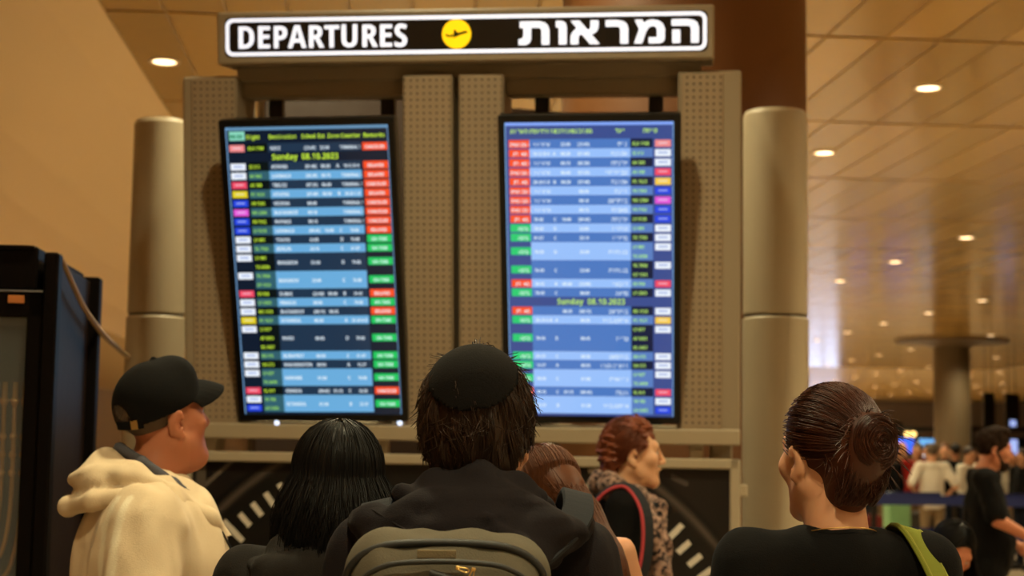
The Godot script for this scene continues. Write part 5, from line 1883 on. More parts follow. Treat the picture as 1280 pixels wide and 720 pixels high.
# ------------------------------------------------------------------ the woman with pinned-up hair
func build_bun_woman() -> void:
	var J := joints()
	J.head = Vector3(0.0, 0.30, 0.0)
	J.hc = Vector3(0, 1.622, -0.005)
	J.sl = Vector3(-0.165, 1.42, 0.01)
	J.sr = Vector3(0.165, 1.42, 0.01)
	var p: Vector3 = at(1042, 600, 2.88)
	var t := thing("person", "woman with reddish brown pinned-up hair and black top, right of the board", "person", Vector3(p.x, 0, p.z), deg_to_rad(6.0))
	t.scale = Vector3.ONE * 0.950
	var X := head_frame(J)
	skin(J, t, M.skin, 0.0055, 0.014, true, true)
	eyes(J, t)
	var s := scalp_cap(X, 0.009, -0.090, 0.030)
	s.ell(Vector3(0.010, 0.030, 0.112), Vector3(0.048, 0.052, 0.038), 0.025)
	s.cap(Vector3(0, -0.058, 0.062), Vector3(0.0, -0.01, 0.095), 0.045, 0.045, 0.03)
	var hm := sdf_part("hair", t, M.hair_auburn, [[s, X.origin - Vector3(0.18, 0.14, 0.18), X.origin + Vector3(0.18, 0.16, 0.20), 0.0065]])
	var P: Array = []
	var bun := Vector3(0.010, 0.030, 0.112)
	for i in 2600:
		var th := rng.randf_range(-2.25, 2.25)
		var ph := rng.randf_range(0.15, 2.05 - 0.2 * maxf(absf(th) - 1.2, 0.0))
		if rng.randf() < 0.2:
			th = PI + rng.randf_range(-0.9, 0.9)
			ph = rng.randf_range(0.1, 0.75)
		var d0 := polar(th, ph)
		var d1 := (bun - SC).normalized()
		var pts := PackedVector3Array()
		var o := rng.randf_range(0.007, 0.016)
		for j in 8:
			var f := j / 7.0 * 0.92
			pts.append(on_scalp(X, d0.slerp(d1, f), o + 0.010 * f * f))
		pts.append(X * (bun + Vector3(rng.randf_range(-0.02, 0.02), rng.randf_range(-0.02, 0.02), 0.0)))
		P.append(pts)
	for i in 420:      # twisted coils of the bun
		var a0 := rng.randf_range(0, TAU)
		var rr := rng.randf_range(0.004, 0.048)
		var zz := 0.114 + 0.038 * sqrt(maxf(0.0, 1.0 - pow(rr / 0.056, 2.0))) + rng.randf_range(-0.004, 0.004)
		var tilt := rng.randf_range(-0.35, 0.35)
		var pts := PackedVector3Array()
		for j in 9:
			var a := a0 + j * 0.30
			pts.append(X * Vector3(0.010 + cos(a) * rr, 0.030 + sin(a) * rr * 1.1, zz + tilt * 0.02 * sin(a * 2.0)))
		P.append(pts)
	for i in 700:      # drawn up from the nape
		var th := rng.randf_range(-1.0, 1.0)
		var a := X * Vector3(sin(th) * 0.052, rng.randf_range(-0.088, -0.05), 0.058 + cos(th) * 0.045)
		var c := X * (bun + Vector3(rng.randf_range(-0.04, 0.04), rng.randf_range(-0.05, 0.0), rng.randf_range(-0.01, 0.02)))
		P.append(smooth_path([a, a.lerp(c, 0.5) + X.basis * Vector3(sin(th) * 0.012, -0.005, 0.010), c], 4))
	for i in 130:      # wisps at the nape and around the bun
		var th := rng.randf_range(-1.0, 1.0)
		var a := on_scalp(X, polar(th, rng.randf_range(1.9, 2.25)), 0.006)
		var e := a + X.basis * Vector3(rng.randf_range(-0.03, 0.03), rng.randf_range(-0.055, -0.01), rng.randf_range(0.0, 0.035))
		P.append(smooth_path([a, a.lerp(e, 0.5) + X.basis * Vector3(0, 0, 0.008), e], 3))
	for i in 90:
		var a := rng.randf_range(0, TAU)
		var b := X * (bun + Vector3(cos(a) * 0.05, sin(a) * 0.055, 0.01))
		var e := b + X.basis * Vector3(cos(a) * 0.03, sin(a) * 0.02 - 0.015, rng.randf_range(0.0, 0.03)) * rng.randf_range(0.3, 1.3)
		P.append(smooth_path([b, b.lerp(e, 0.5) + Vector3(0, 0.004, 0), e], 3))
	add_strands(hm.mesh, P, 0.0011, 0.0004, 0.45)
	var g := top_sdf(J, 0.97, 0.45, 0.0, 0.80, 0.004)
	g.ell(J.neck + Vector3(0, 0.064, -0.03), Vector3(0.085, 0.062, 0.10), 0.012, Basis.IDENTITY, true)
	folds(g, 0.006)
	sdf_part("black_top", t, M.blackcloth, [[g, Vector3(-0.34, 0.78, -0.24), Vector3(0.34, 1.52, 0.22), 0.010]])
	var nk := MB.new()
	var ring := PackedVector3Array()
	for j in 25:
		var a := TAU * j / 24.0
		ring.append(J.neck + Vector3(sin(a) * 0.069, 0.006 + 0.016 * cos(a), 0.006 + cos(a) * 0.066))
	nk.tube(ring, 0.0012, 0.0012, 5, false)
	part("necklace", nk.done(), M.brass, t)
	legs(J, t, M.navy, M.shoe)
	# shoulder bag on a wide green strap
	var b := thing("shoulder_bag", "green shoulder bag with wide strap, worn by the woman with pinned-up hair", "bag", t.position, t.rotation.y)
	b.scale = t.scale
	var a := smooth_path([Vector3(0.20, 0.98, -0.14), Vector3(0.17, 1.22, -0.145), Vector3(0.135, 1.40, -0.075), Vector3(0.130, 1.492, 0.02), Vector3(0.150, 1.445, 0.085), Vector3(0.185, 1.33, 0.135), Vector3(0.215, 1.20, 0.15), Vector3(0.24, 1.0, 0.13)])
	var o := PackedVector3Array()
	for v in a:
		o.append((v - Vector3(v.x * 0.5, 1.27, 0.0)).normalized())
	var m := MB.new()
	m.ribbon(a, o, 0.062, 0.007)
	part("strap", m.done(), M.green, b)
	for q in [-1.0, 1.0]:
		var e := MB.new()
		var pe := PackedVector3Array()
		for i in a.size():
			var tt := (a[mini(i + 1, a.size() - 1)] - a[maxi(i - 1, 0)]).normalized()
			pe.append(a[i] + tt.cross(o[i]).normalized() * 0.024 * q + o[i] * 0.003)
		e.tube(pe, 0.0022, 0.0022, 5)
		part("strap_hem", e.done(), M.green_dark, b)
	var bs := Sdf.new()
	bs.slab(Vector3(0.285, 0.84, 0.0), Vector3(0.05, 0.16, 0.19), 0.045, 0.02)
	folds(bs, 0.012)
	sdf_part("pouch", b, M.green, [[bs, Vector3(0.2, 0.64, -0.24), Vector3(0.38, 1.04, 0.24), 0.014]])

func people_materials() -> void:
	M.skin = mat(Color(0.78, 0.57, 0.44), 0.48, 0.0, 0.4)
	M.skin.subsurf_scatter_enabled = true
	M.skin.subsurf_scatter_strength = 0.12
	M.skin.vertex_color_use_as_albedo = true
	M.skin_red = M.skin.duplicate()
	M.skin_red.albedo_color = Color(0.74, 0.47, 0.345)
	M.skin_pale = M.skin.duplicate()
	M.skin_pale.albedo_color = Color(0.84, 0.64, 0.50)
	M.eyewhite = mat(Color(0.85, 0.82, 0.78), 0.2)
	M.iris = mat(Color(0.12, 0.07, 0.04), 0.15)
	M.hair_grey = hair_mat(Color(0.36, 0.30, 0.25), 0.6)
	M.hair_black = hair_mat(Color(0.075, 0.065, 0.06), 0.45)
	M.hair_black.metallic_specular = 0.3
	M.hair_brown = hair_mat(Color(0.19, 0.12, 0.075), 0.45)
	M.hair_auburn = hair_mat(Color(0.26, 0.125, 0.068), 0.42)
	M.hair_chestnut = hair_mat(Color(0.34, 0.185, 0.095), 0.45)
	M.hair_short = hair_mat(Color(0.15, 0.10, 0.07), 0.8)
	M.hair_short.metallic_specular = 0.2
	M.hair_red = hair_mat(Color(0.46, 0.235, 0.135), 0.5)
	M.cap_black = cloth(Color(0.055, 0.05, 0.048), 0.12)
	M.brass = mat(Color(0.86, 0.70, 0.42), 0.3, 0.85)
	M.cream = cloth(Color(0.93, 0.89, 0.82), 0.2)
	M.greyblue = cloth(Color(0.33, 0.33, 0.36), 0.2)
	M.charcoal = cloth(Color(0.13, 0.118, 0.11), 0.25)
	M.darkhoodie = cloth(Color(0.110, 0.094, 0.104), 0.22)
	M.blackcloth = cloth(Color(0.06, 0.055, 0.055), 0.12)
	M.felt = cloth(Color(0.06, 0.05, 0.046), 0.15)
	M.navy = cloth(Color(0.10, 0.11, 0.15), 0.2)
	M.shoe = mat(Color(0.08, 0.07, 0.07), 0.5)
	M.olive = cloth(Color(0.36, 0.335, 0.285), 0.15)
	M.olive_light = cloth(Color(0.46, 0.41, 0.32), 0.1)
	M.zip = mat(Color(0.09, 0.085, 0.08), 0.6)
	M.strap = cloth(Color(0.17, 0.175, 0.19), 0.15)
	M.pink = cloth(Color(0.70, 0.26, 0.28), 0.1)
	M.green = cloth(Color(0.44, 0.46, 0.17), 0.15)
	M.green_dark = cloth(Color(0.55, 0.55, 0.25), 0.1)
	var sc := cloth(Color.WHITE, 0.2)
	var t := NoiseTexture2D.new()
	var n := FastNoiseLite.new()
	n.seed = 12
	n.frequency = 0.045
	n.fractal_octaves = 2
	t.noise = n
	t.seamless = true
	t.width = 256
	t.height = 256
	var gr := Gradient.new()
	gr.offsets = PackedFloat32Array([0.0, 0.42, 0.5, 0.58, 1.0])
	gr.colors = PackedColorArray([Color(0.08, 0.08, 0.09), Color(0.13, 0.12, 0.13), Color(0.5, 0.38, 0.34), Color(0.66, 0.53, 0.47), Color(0.72, 0.60, 0.53)])
	t.color_ramp = gr
	sc.albedo_texture = t
	sc.uv1_scale = Vector3.ONE * 3.0
	M.scarf = sc

# ------------------------------------------------------------------ the display cabinet at the left
func build_cabinet() -> void:
	var t := thing("display_cabinet", "tall dark wooden display cabinet with a glass door at the left edge", "cabinet", hp(-1.5, 0, 4.965), deg_to_rad(4.6665))
	var w := 1.17
	var dp := 0.73
	var h := 2.10
	var wood: StandardMaterial3D = M.wood
	var body := MB.new()
	body.box(Vector3(0, 0.06, 0), Vector3(w, 0.12, dp), 0.006)
	part("plinth", body.done(), wood, t)
	var top := MB.new()
	top.box(Vector3(-0.02, h - 0.062, 0), Vector3(w - 0.08, 0.124, dp - 0.02), 0.006)
	top.box(Vector3(-0.02, h - 0.004, 0), Vector3(w - 0.10, 0.012, dp + 0.0), 0.003)
	part("header", top.done(), wood, t)
	for q in [[w / 2 - 0.021, dp / 2 - 0.03, 0.042, 0.06], [w / 2 - 0.033, -dp / 2 + 0.03, 0.066, 0.06], [-w / 2 + 0.021, dp / 2 - 0.03, 0.042, 0.06], [-w / 2 + 0.021, -dp / 2 + 0.03, 0.042, 0.06]]:
		var m := MB.new()
		m.box(Vector3(q[0], h / 2 - 0.008, q[1]), Vector3(q[2], h - 0.016, q[3]), 0.006)
		part("corner_post", m.done(), wood, t)
	for s in [-1.0, 1.0]:
		var m := MB.new()
		m.box(Vector3(s * (w / 2 - 0.040), h / 2, 0), Vector3(0.018, h - 0.06, dp - 0.10), 0.003)
		part("side_panel", m.done(), M.sidepanel, t)
	var bk := MB.new()
	bk.box(Vector3(0, h / 2, -dp / 2 + 0.02), Vector3(w - 0.1, h - 0.05, 0.016), 0.003)
	part("back_panel", bk.done(), M.walnut, t)
	for y in [0.55, 1.02]:
		var m := MB.new()
		m.box(Vector3(0, y, -0.03), Vector3(w - 0.12, 0.022, dp - 0.14), 0.003)
		part("shelf", m.done(), M.walnut, t)
	for s in [-1.0, 1.0]:
		var x0: float = -0.545 if s < 0.0 else 0.005
		var x1: float = -0.005 if s < 0.0 else 0.545
		var d := MB.new()
		var y0 := 0.13
		var y1 := h - 0.13
		var z := dp / 2 - 0.02
		for q in [[(x0 + x1) / 2, y1 - 0.036, x1 - x0, 0.072], [(x0 + x1) / 2, y0 + 0.04, x1 - x0, 0.08], [x0 + 0.022, (y0 + y1) / 2, 0.044, y1 - y0], [x1 - 0.022, (y0 + y1) / 2, 0.044, y1 - y0]]:
			d.box(Vector3(q[0], q[1], z), Vector3(q[2], q[3], 0.026), 0.004)
		var door := part("door", d.done(), wood, t)
		var g := MB.new()
		g.box(Vector3((x0 + x1) / 2, (y0 + y1) / 2, z), Vector3(x1 - x0 - 0.08, y1 - y0 - 0.10, 0.005), 0.0)
		part("pane", g.done(), M.glass, door)
		var k := MB.new()
		k.ball(Vector3(-s * -0.022 if s < 0.0 else x0 + 0.022, 1.05, z + 0.026), Vector3.ONE * 0.012, 12)
		part("knob", k.done(), M.brass, door)
		if s > 0.0:
			var pl := MB.new()
			pl.box(Vector3(x1 - 0.075, y1 - 0.022, z + 0.015), Vector3(0.045, 0.022, 0.004), 0.001)
			part("brass_plate", pl.done(), M.orange_plate, door)
			var ln := MB.new()
			ln.box(Vector3((x0 + x1) / 2, y1 + 0.002, z + 0.012), Vector3(x1 - x0, 0.004, 0.006), 0.001)
			part("steel_strip", ln.done(), M.steel, door)
	# brass candelabra on the shelf
	var spots := [[-1.155, 4.80, 1.06], [-1.42, 4.84, 0.98], [-1.66, 4.82, 1.05], [-1.90, 4.86, 0.97]]
	for i in spots.size():
		var q = spots[i]
		var c := thing("candelabrum", ["brass candelabrum standing nearest the glass door's right edge in the cabinet", "second brass candelabrum from the right in the cabinet", "third brass candelabrum from the right in the cabinet, beyond the picture", "leftmost brass candelabrum in the cabinet, beyond the picture"][i], "candelabrum", hp(q[0], 1.032, q[1]), deg_to_rad(4.6665), "brass candelabra in the cabinet")
		c.scale = Vector3.ONE * q[2]
		var st := MB.new()
		st.lathe([[0.0, 0.0], [0.075, 0.0], [0.078, 0.012], [0.05, 0.03], [0.022, 0.05], [0.014, 0.09], [0.030, 0.12], [0.034, 0.135], [0.018, 0.16], [0.011, 0.24], [0.026, 0.28], [0.030, 0.30], [0.014, 0.325], [0.010, 0.42], [0.022, 0.45], [0.011, 0.48], [0.010, 0.56], [0.028, 0.60], [0.03, 0.615], [0.016, 0.62], [0.016, 0.66], [0.0, 0.66]], 20, true)
		part("stem", st.done(), M.brass_dark, c)
		for s in [-1.0, 1.0]:
			for k in 4:
				var r: float = [0.030, 0.058, 0.086, 0.114][k]
				var a := MB.new()
				a.tube(smooth_path([Vector3(0, 0.29 - 0.05 * k, 0), Vector3(s * r * 0.7, 0.27 - 0.05 * k, 0), Vector3(s * r, 0.34 - 0.02 * k, 0), Vector3(s * r, 0.58, 0)]), 0.007, 0.006, 8)
				a.x = Transform3D(Basis.IDENTITY, Vector3(s * r, 0.58, 0))
				a.lathe([[0.0, 0.0], [0.006, 0.0], [0.012, 0.015], [0.013, 0.022], [0.008, 0.026], [0.008, 0.07], [0.0, 0.07]], 16, true)
				a.x = Transform3D.IDENTITY
				for j in 3:
					a.ball(Vector3(s * r, 0.40 + 0.05 * j, 0.0), Vector3.ONE * 0.012, 8)
				part("arm", a.done(), M.brass_dark, c)
		for j in 9:
			var dr := MB.new()
			dr.ball(Vector3(-0.035 + 0.004 * sin(j * 1.3), 0.60 - 0.036 * j, 0.035), Vector3(0.007, 0.011 + 0.004 * (j % 2), 0.007), 10)
			part("drop", dr.done(), M.crystal, c)
	# the cable that hangs from the cabinet to the post
	var cb := MB.new()
	var pts: Array = [at(74, 318, 4.60), at(80, 330, 4.62), at(91, 356, 4.74), at(104, 383, 4.91), at(120, 407, 5.13), at(135, 424, 5.36), at(147, 435, 6.2), at(161, 447, 7.40)]
	cb.tube(smooth_path(pts, 4), 0.0075, 0.0105, 8)
	var cbl := part("cable", cb.done(), M.cable, self)
	tag(cbl, "beige cable sagging from the cabinet's top corner to the round post", "cable")

# ------------------------------------------------------------------ people and things farther off
func plain_person(called_top: String, short := false) -> Node3D:
	var J := joints()
	var t := Node3D.new()
	t.name = numbered("person", self)
	add_child(t, true)
	if short:       # hands on the hips
		J.el = Vector3(-0.315, 1.16, 0.10)
		J.wl = Vector3(-0.185, 1.02, -0.01)
		J.er = Vector3(0.315, 1.16, 0.10)
		J.wr = Vector3(0.185, 1.02, -0.01)
	skin(J, t, M.skin, 0.012, 0.026, false)
	for q in ["l", "r"]:
		pass
	var s := scalp_cap(head_frame(J), 0.008, -0.05, 0.03)
	sdf_part("hair", t, M.hair_brown, [[s, J.hc - Vector3(0.13, 0.12, 0.13), J.hc + Vector3(0.13, 0.15, 0.14), 0.014]])
	var g := top_sdf(J, 1.02, 0.42 if short else 0.9, 0.02, 0.84, 0.008)
	g.ell(J.neck + Vector3(0, 0.06, -0.02), Vector3(0.07, 0.07, 0.08), 0.02, Basis.IDENTITY, true)
	folds(g, 0.012)
	sdf_part(called_top, t, M.blackcloth, [[g, Vector3(-0.42, 0.80, -0.26), Vector3(0.42, 1.52, 0.24), 0.022]])
	legs(J, t, M.navy, M.shoe, 0.026)
	return t

func dress(t: Node3D, top: String, shirt: Material, hair: Material, trousers: Material) -> void:
	(t.get_node(top) as MeshInstance3D).material_override = shirt
	(t.get_node("hair") as MeshInstance3D).material_override = hair
	(t.get_node("trousers") as MeshInstance3D).material_override = trousers

func build_crowd() -> void:
	var akimbo := plain_person("tee_shirt", true)
	dress(akimbo, "tee_shirt", M.white_tee, M.hair_grey, M.tan)
	var p: Vector3 = at(1165, 600, 21.6)
	akimbo.position = Vector3(p.x, 0, p.z)
	akimbo.scale = Vector3.ONE * 0.97
	tag(akimbo, "person in a white T-shirt with hands on hips, back turned, behind the blue barriers", "person")
	var src := plain_person("jacket")
	# pixel across, distance, turn, size, jacket, hair, trousers, label
	var L := [
		[1212, 22.6, -140.0, 0.95, M.white_tee, M.hair_brown, M.navy, "person in a white shirt with brown hair, beside the far round column"],
		[1194, 24.0, 20.0, 0.98, M.blackcloth, M.hair_black, M.navy, "black-clad person between the two people in white shirts"],
		[1147, 23.4, 150.0, 0.98, M.red_cloth, M.hair_grey, M.tan, "person in a red top just left of the man with hands on hips"],
		[1128, 24.5, -160.0, 0.985, M.brown_cloth, M.hair_bald, M.navy, "bald person in a brown top among the queue"],
		[1110, 22.8, 30.0, 0.96, M.blackcloth, M.hair_brown, M.tan, "person in black near the bun woman's hair, in the queue"],
		[1092, 24.0, 190.0, 0.97, M.grey_cloth, M.hair_black, M.navy, "person in grey at the left end of the queue"],
		[1181, 26.0, 170.0, 0.99, M.brown_cloth, M.hair_chestnut, M.navy, "brown-jacketed person behind the man with hands on hips"],
		[1262, 23.0, -100.0, 0.93, M.grey_cloth, M.hair_black, M.tan, "person in pale grey right of the man in black"],
		[1279, 22.0, 120.0, 0.94, M.blackcloth, M.hair_brown, M.navy, "black-clad person at the right edge of the picture"],
		[1160, 30.0, 160.0, 1.0, M.navy, M.hair_black, M.navy, "navy-clad person far back above the white T-shirt"],
		[1230, 29.0, 180.0, 0.96, M.brown_cloth, M.hair_grey, M.navy, "brown-clad person far back behind the man in black"],
		[1104, 29.0, 180.0, 1.0, M.red_cloth, M.hair_black, M.navy, "red-clad person far back at the left of the queue"],
	]
	for i in L.size():
		var q = L[i]
		var o: Node3D = src
		if i > 0:
			o = src.duplicate()
			o.name = numbered("person", self)
			add_child(o, true)
		var w: Vector3 = at(q[0], 600, q[1])
		o.position = Vector3(w.x, 0, w.z)
		o.rotation.y = deg_to_rad(q[2])
		o.scale = Vector3.ONE * q[3]
		dress(o, "jacket", q[4], q[5], q[6])
		tag(o, q[7], "person", "people in the far queue")
	# the man in black walking past
	var J := joints()
	J.head = Vector3(-0.12, 0.1, 0)
	J.hc = Vector3(0, 1.612, -0.045)
	J.er = Vector3(0.235, 1.195, -0.045)
	J.wr = Vector3(0.20, 1.075, -0.265)
	J.el = Vector3(-0.235, 1.15, 0.0)
	J.wl = Vector3(-0.20, 1.02, -0.22)
	J.kr = Vector3(0.095, 0.51, -0.12)
	J.ar = Vector3(0.10, 0.09, -0.16)
	J.kl = Vector3(-0.095, 0.50, 0.05)
	J.al = Vector3(-0.10, 0.10, 0.20)
	var w: Vector3 = at(1231, 600, 9.6)
	var t := thing("person", "bearded man in a black T-shirt and black trousers walking right, at the right edge", "person", Vector3(w.x, 0, w.z), deg_to_rad(-101.0))
	t.scale = Vector3.ONE * 0.985
	var X := head_frame(J)
	skin(J, t, M.skin_red, 0.007, 0.016, true, true)
	eyes(J, t)
	var s := scalp_cap(X, 0.012, -0.045, 0.036)
	s.ell(Vector3(0, 0.115, -0.03), Vector3(0.062, 0.035, 0.06), 0.03)
	folds(s, 0.01, 30.0)
	sdf_part("hair", t, M.hair_short, [[s, X.origin - Vector3(0.14, 0.13, 0.15), X.origin + Vector3(0.14, 0.18, 0.15), 0.009]])
	var b := Sdf.new()
	b.x = X
	b.ell(Vector3(0, -0.088, -0.060), Vector3(0.046, 0.040, 0.042), 0.02)
	for q in [-1.0, 1.0]:
		b.cap(Vector3(q * 0.060, -0.020, -0.010), Vector3(q * 0.042, -0.085, -0.050), 0.014, 0.020, 0.02)
	sdf_part("beard", t, M.hair_short, [[b, X.origin - Vector3(0.11, 0.16, 0.13), X.origin + Vector3(0.11, 0.03, 0.05), 0.008]])
	var g := top_sdf(J, 1.05, 0.44, 0.03, 0.84, 0.010)
	g.ell(J.neck + Vector3(0, 0.06, -0.02), Vector3(0.065, 0.06, 0.08), 0.015, Basis.IDENTITY, true)
	folds(g, 0.012)
	sdf_part("tee_shirt", t, M.blackcloth, [[g, Vector3(-0.36, 0.80, -0.28), Vector3(0.36, 1.52, 0.26), 0.014]])
	legs(J, t, M.blackcloth, M.shoe, 0.018)
	# the girl at the lower right
	J = joints()
	J.head = Vector3(-0.60, 0.0, 0.12)
	J.hc = Vector3(0, 1.64, -0.01)
	J.wr = Vector3(0.10, 1.05, -0.26)
	J.wl = Vector3(-0.10, 1.05, -0.26)
	w = at(1173, 690, 5.6)
	t = thing("person", "girl with long straight dark hair looking down, at the bottom right before the barriers", "person", Vector3(w.x, 0, w.z), deg_to_rad(-165.0))
	t.scale = Vector3.ONE * 0.765
	X = head_frame(J)
	skin(J, t, M.skin_red, 0.006, 0.02)
	eyes(J, t)
	s = Sdf.new()
	s.x = X
	s.ell(SC + Vector3(0, 0.003, 0.010), SR + Vector3(0.009, 0.009, 0.009), 0.02)
	s.ell(Vector3(0, -0.055, -0.10), Vector3(0.052, 0.075, 0.085), 0.02, Basis.IDENTITY, true)
	s.keep(Vector3(0, -1, 0), 0.09)
	var hm := sdf_part("hair", t, M.hair_black, [[s, X.origin - Vector3(0.14, 0.14, 0.15), X.origin + Vector3(0.14, 0.17, 0.16), 0.009]])
	add_strands(hm.mesh, fall_paths(X, 1500, Vector2(1.16, 1.32), Vector2(0.007, 0.020), Vector3(0, 0, -0.05), 0.01, 0.35, Basis.IDENTITY, 2.1), 0.0018, 0.0006, 0.35)
	g = top_sdf(J, 0.95, 0.9, 0.0, 0.82, 0.006)
	g.ell(J.neck + Vector3(0, 0.06, -0.02), Vector3(0.07, 0.07, 0.08), 0.02, Basis.IDENTITY, true)
	folds(g, 0.010)
	sdf_part("sweater", t, M.blackcloth, [[g, Vector3(-0.33, 0.80, -0.32), Vector3(0.33, 1.50, 0.22), 0.014]])
	legs(J, t, M.navy, M.shoe, 0.022)

func suitcase(l: float, d: float, w: float, h: float, dp: float, y0: float, m: Material, label: String, turn: float) -> void:
	var t := thing("suitcase", label, "suitcase", hp(l, 0.0 + y0, d), turn, "")
	var s := MB.new()
	s.prism(rounded(w, h, 0.06, 4, Vector2(0, h / 2 + 0.05)), -dp / 2, dp / 2)
	part("shell", s.done(), m, t)
	for k in 4:
		var r := MB.new()
		r.box(Vector3(-w * 0.33 + w * 0.22 * k, h / 2 + 0.05, dp / 2 + 0.004), Vector3(0.02, h * 0.8, 0.012), 0.004)
		part("rib", r.done(), m, t)
	var hd := MB.new()
	hd.tube(smooth_path([Vector3(-0.08, h + 0.05, 0), Vector3(-0.075, h + 0.09, 0), Vector3(0.075, h + 0.09, 0), Vector3(0.08, h + 0.05, 0)], 4), 0.010, 0.010, 6)
	part("handle", hd.done(), M.black, t)
	for q in [-1.0, 1.0]:
		for z in [-1.0, 1.0]:
			var wh := MB.new()
			wh.x = Transform3D(Basis(Vector3(0, 0, 1), PI / 2), Vector3(q * w * 0.38, 0.03, z * dp * 0.32))
			wh.lathe([[0.0, -0.012], [0.03, -0.012], [0.03, 0.012], [0.0, 0.012]], 14)
			part("wheel", wh.done(), M.black, t)

func build_far_things() -> void:
	# retractable-belt barriers
	var names := ["nearest line", "middle line", "farthest line"]
	for r in 3:
		var d0: float = [19.2, 20.9, 25.2][r]
		for k in 5:
			var l := 4.7 + 1.25 * k + 0.3 * r
			var d := d0 - 0.22 * k
			var o := thing("barrier_post", "dark barrier post with blue belts, %s from the left in the %s of barriers" % [ORD[k], names[r]], "barrier post", hp(l, 0, d), deg_to_rad(4.6665 + 10.0), "queue barriers")
			var b := MB.new()
			b.lathe([[0.0, 0.0], [0.17, 0.0], [0.17, 0.015], [0.05, 0.035], [0.034, 0.05], [0.034, 1.0], [0.042, 1.0], [0.042, 1.08], [0.0, 1.08]], 18)
			part("pole", b.done(), M.black, o)
			if k < 4:
				for y in [0.99, 0.55]:
					var bl := MB.new()
					bl.box(Vector3(0.635, y, 0), Vector3(1.20, 0.115 if y > 0.8 else 0.06, 0.004), 0.0)
					part("belt", bl.done(), M.belt, o)
	suitcase(7.16, 21.8, 0.30, 0.52, 0.26, 0.38, M.mint, "pale green hard suitcase on a luggage trolley behind the blue belts", 0.1)
	trolley(7.16, 21.8)
	suitcase(6.72, 21.6, 0.34, 0.66, 0.24, 0.0, M.red_case, "dark red suitcase just left of the pale green one", -0.2)
	suitcase(6.35, 21.9, 0.36, 0.62, 0.26, 0.0, M.grey_case, "grey suitcase left of the dark red one", 0.15)
	suitcase(7.75, 22.3, 0.34, 0.70, 0.26, 0.0, M.black, "black suitcase right of the pale green one", 0.3)
	suitcase(7.98, 21.35, 0.32, 0.56, 0.24, 0.0, M.brown_case, "brown suitcase at the feet of the queue near the girl", -0.1)
	# check-in rows with hanging blue displays
	var G := [[16.2, 49.0, 3, "check-in frame with blue displays seen just right of the pinned-up hair"], [18.6, 46.5, 2, "check-in frame with pale displays at the right edge, beyond the man in black"]]
	for i in 2:
		var g = G[i]
		var o := thing("check_in_frame", g[3], "check-in desk", hp(g[0], 0, g[1]), deg_to_rad(4.6665))
		for x in [-1.9, 1.9]:
			var m := MB.new()
			m.box(Vector3(x, 1.15, 0), Vector3(0.10, 2.3, 0.10), 0.01)
			part("post", m.done(), M.black, o)
		var bm := MB.new()
		bm.box(Vector3(0, 2.32, 0), Vector3(4.0, 0.14, 0.14), 0.01)
		part("beam", bm.done(), M.black, o)
		var ct := MB.new()
		ct.box(Vector3(0, 0.52, 0.3), Vector3(3.8, 1.04, 0.6), 0.02)
		part("counter", ct.done(), M.darkwall, o)
		for k in g[2]:
			var x: float = [-1.28, -0.05, 0.85][k] if i == 0 else [0.05, 1.05][k]
			var sc := MB.new()
			sc.box(Vector3(x, 1.80, 0.06), Vector3([0.72, 1.0, 0.55][k] if i == 0 else 0.62, 0.48, 0.06), 0.01)
			var case_ := part("display_case", sc.done(), M.black, o)
			var f := MB.new()
			f.box(Vector3(x, 1.80, 0.093), Vector3(([0.72, 1.0, 0.55][k] if i == 0 else 0.62) - 0.04, 0.44, 0.004), 0.0)
			part("display", f.done(), [M.blue_glow, M.blue_glow, M.sky_glow][k] if i == 0 else M.pale_glow, case_)
		for x in ([-1.5, 0.22, 0.42] if i == 0 else [1.7]):
			var lp := MB.new()
			lp.ball(Vector3(x, 2.16, 0.10), Vector3.ONE * 0.085, 12)
			part("lamp", lp.done(), M.warm_glow, o)
			var om := OmniLight3D.new()
			om.name = "lamp_light"
			o.add_child(om, true)
			om.position = Vector3(x, 2.16, 0.10)
			om.light_color = Color(1.0, 0.85, 0.6)
			om.light_energy = 0.3
			om.omni_range = 60.0
			om.omni_attenuation = 2.0
			om.light_size = 0.08
			om.shadow_enabled = true
		if i == 0:
			var wl := MB.new()
			wl.ball(Vector3(0.82, 1.50, 0.16), Vector3.ONE * 0.10, 12)
			part("white_lamp", wl.done(), M.white_glow, o)
	# dark signs that hang from the ceiling
	for q in [[1236, 47.0, 0.34, 1.0, "dark narrow hanging sign just right of the far column"], [1265, 47.5, 0.42, 0.95, "dark hanging sign with a small blue light at the right"]]:
		var w: Vector3 = at(q[0], 508, q[1])
		var o := thing("hanging_sign", q[4], "sign", Vector3(w.x, w.y, w.z), deg_to_rad(4.6665))
		var b := MB.new()
		b.box(Vector3(0, -0.1, 0), Vector3(q[2], q[3], 0.10), 0.01)
		part("panel", b.done(), M.black, o)
		for x in [-0.1, 0.1]:
			var rd := MB.new()
			rd.tube(PackedVector3Array([Vector3(x, q[3] / 2 - 0.1, 0), Vector3(x, ROOF - w.y, 0)]), 0.012, 0.012, 6)
			part("rod", rd.done(), M.black, o)
		if q[0] == 1265:
			var lp := MB.new()
			lp.box(Vector3(0.0, -0.50, 0.055), Vector3(0.18, 0.18, 0.01), 0.0)
			part("blue_symbol", lp.done(), M.pale_glow, o)

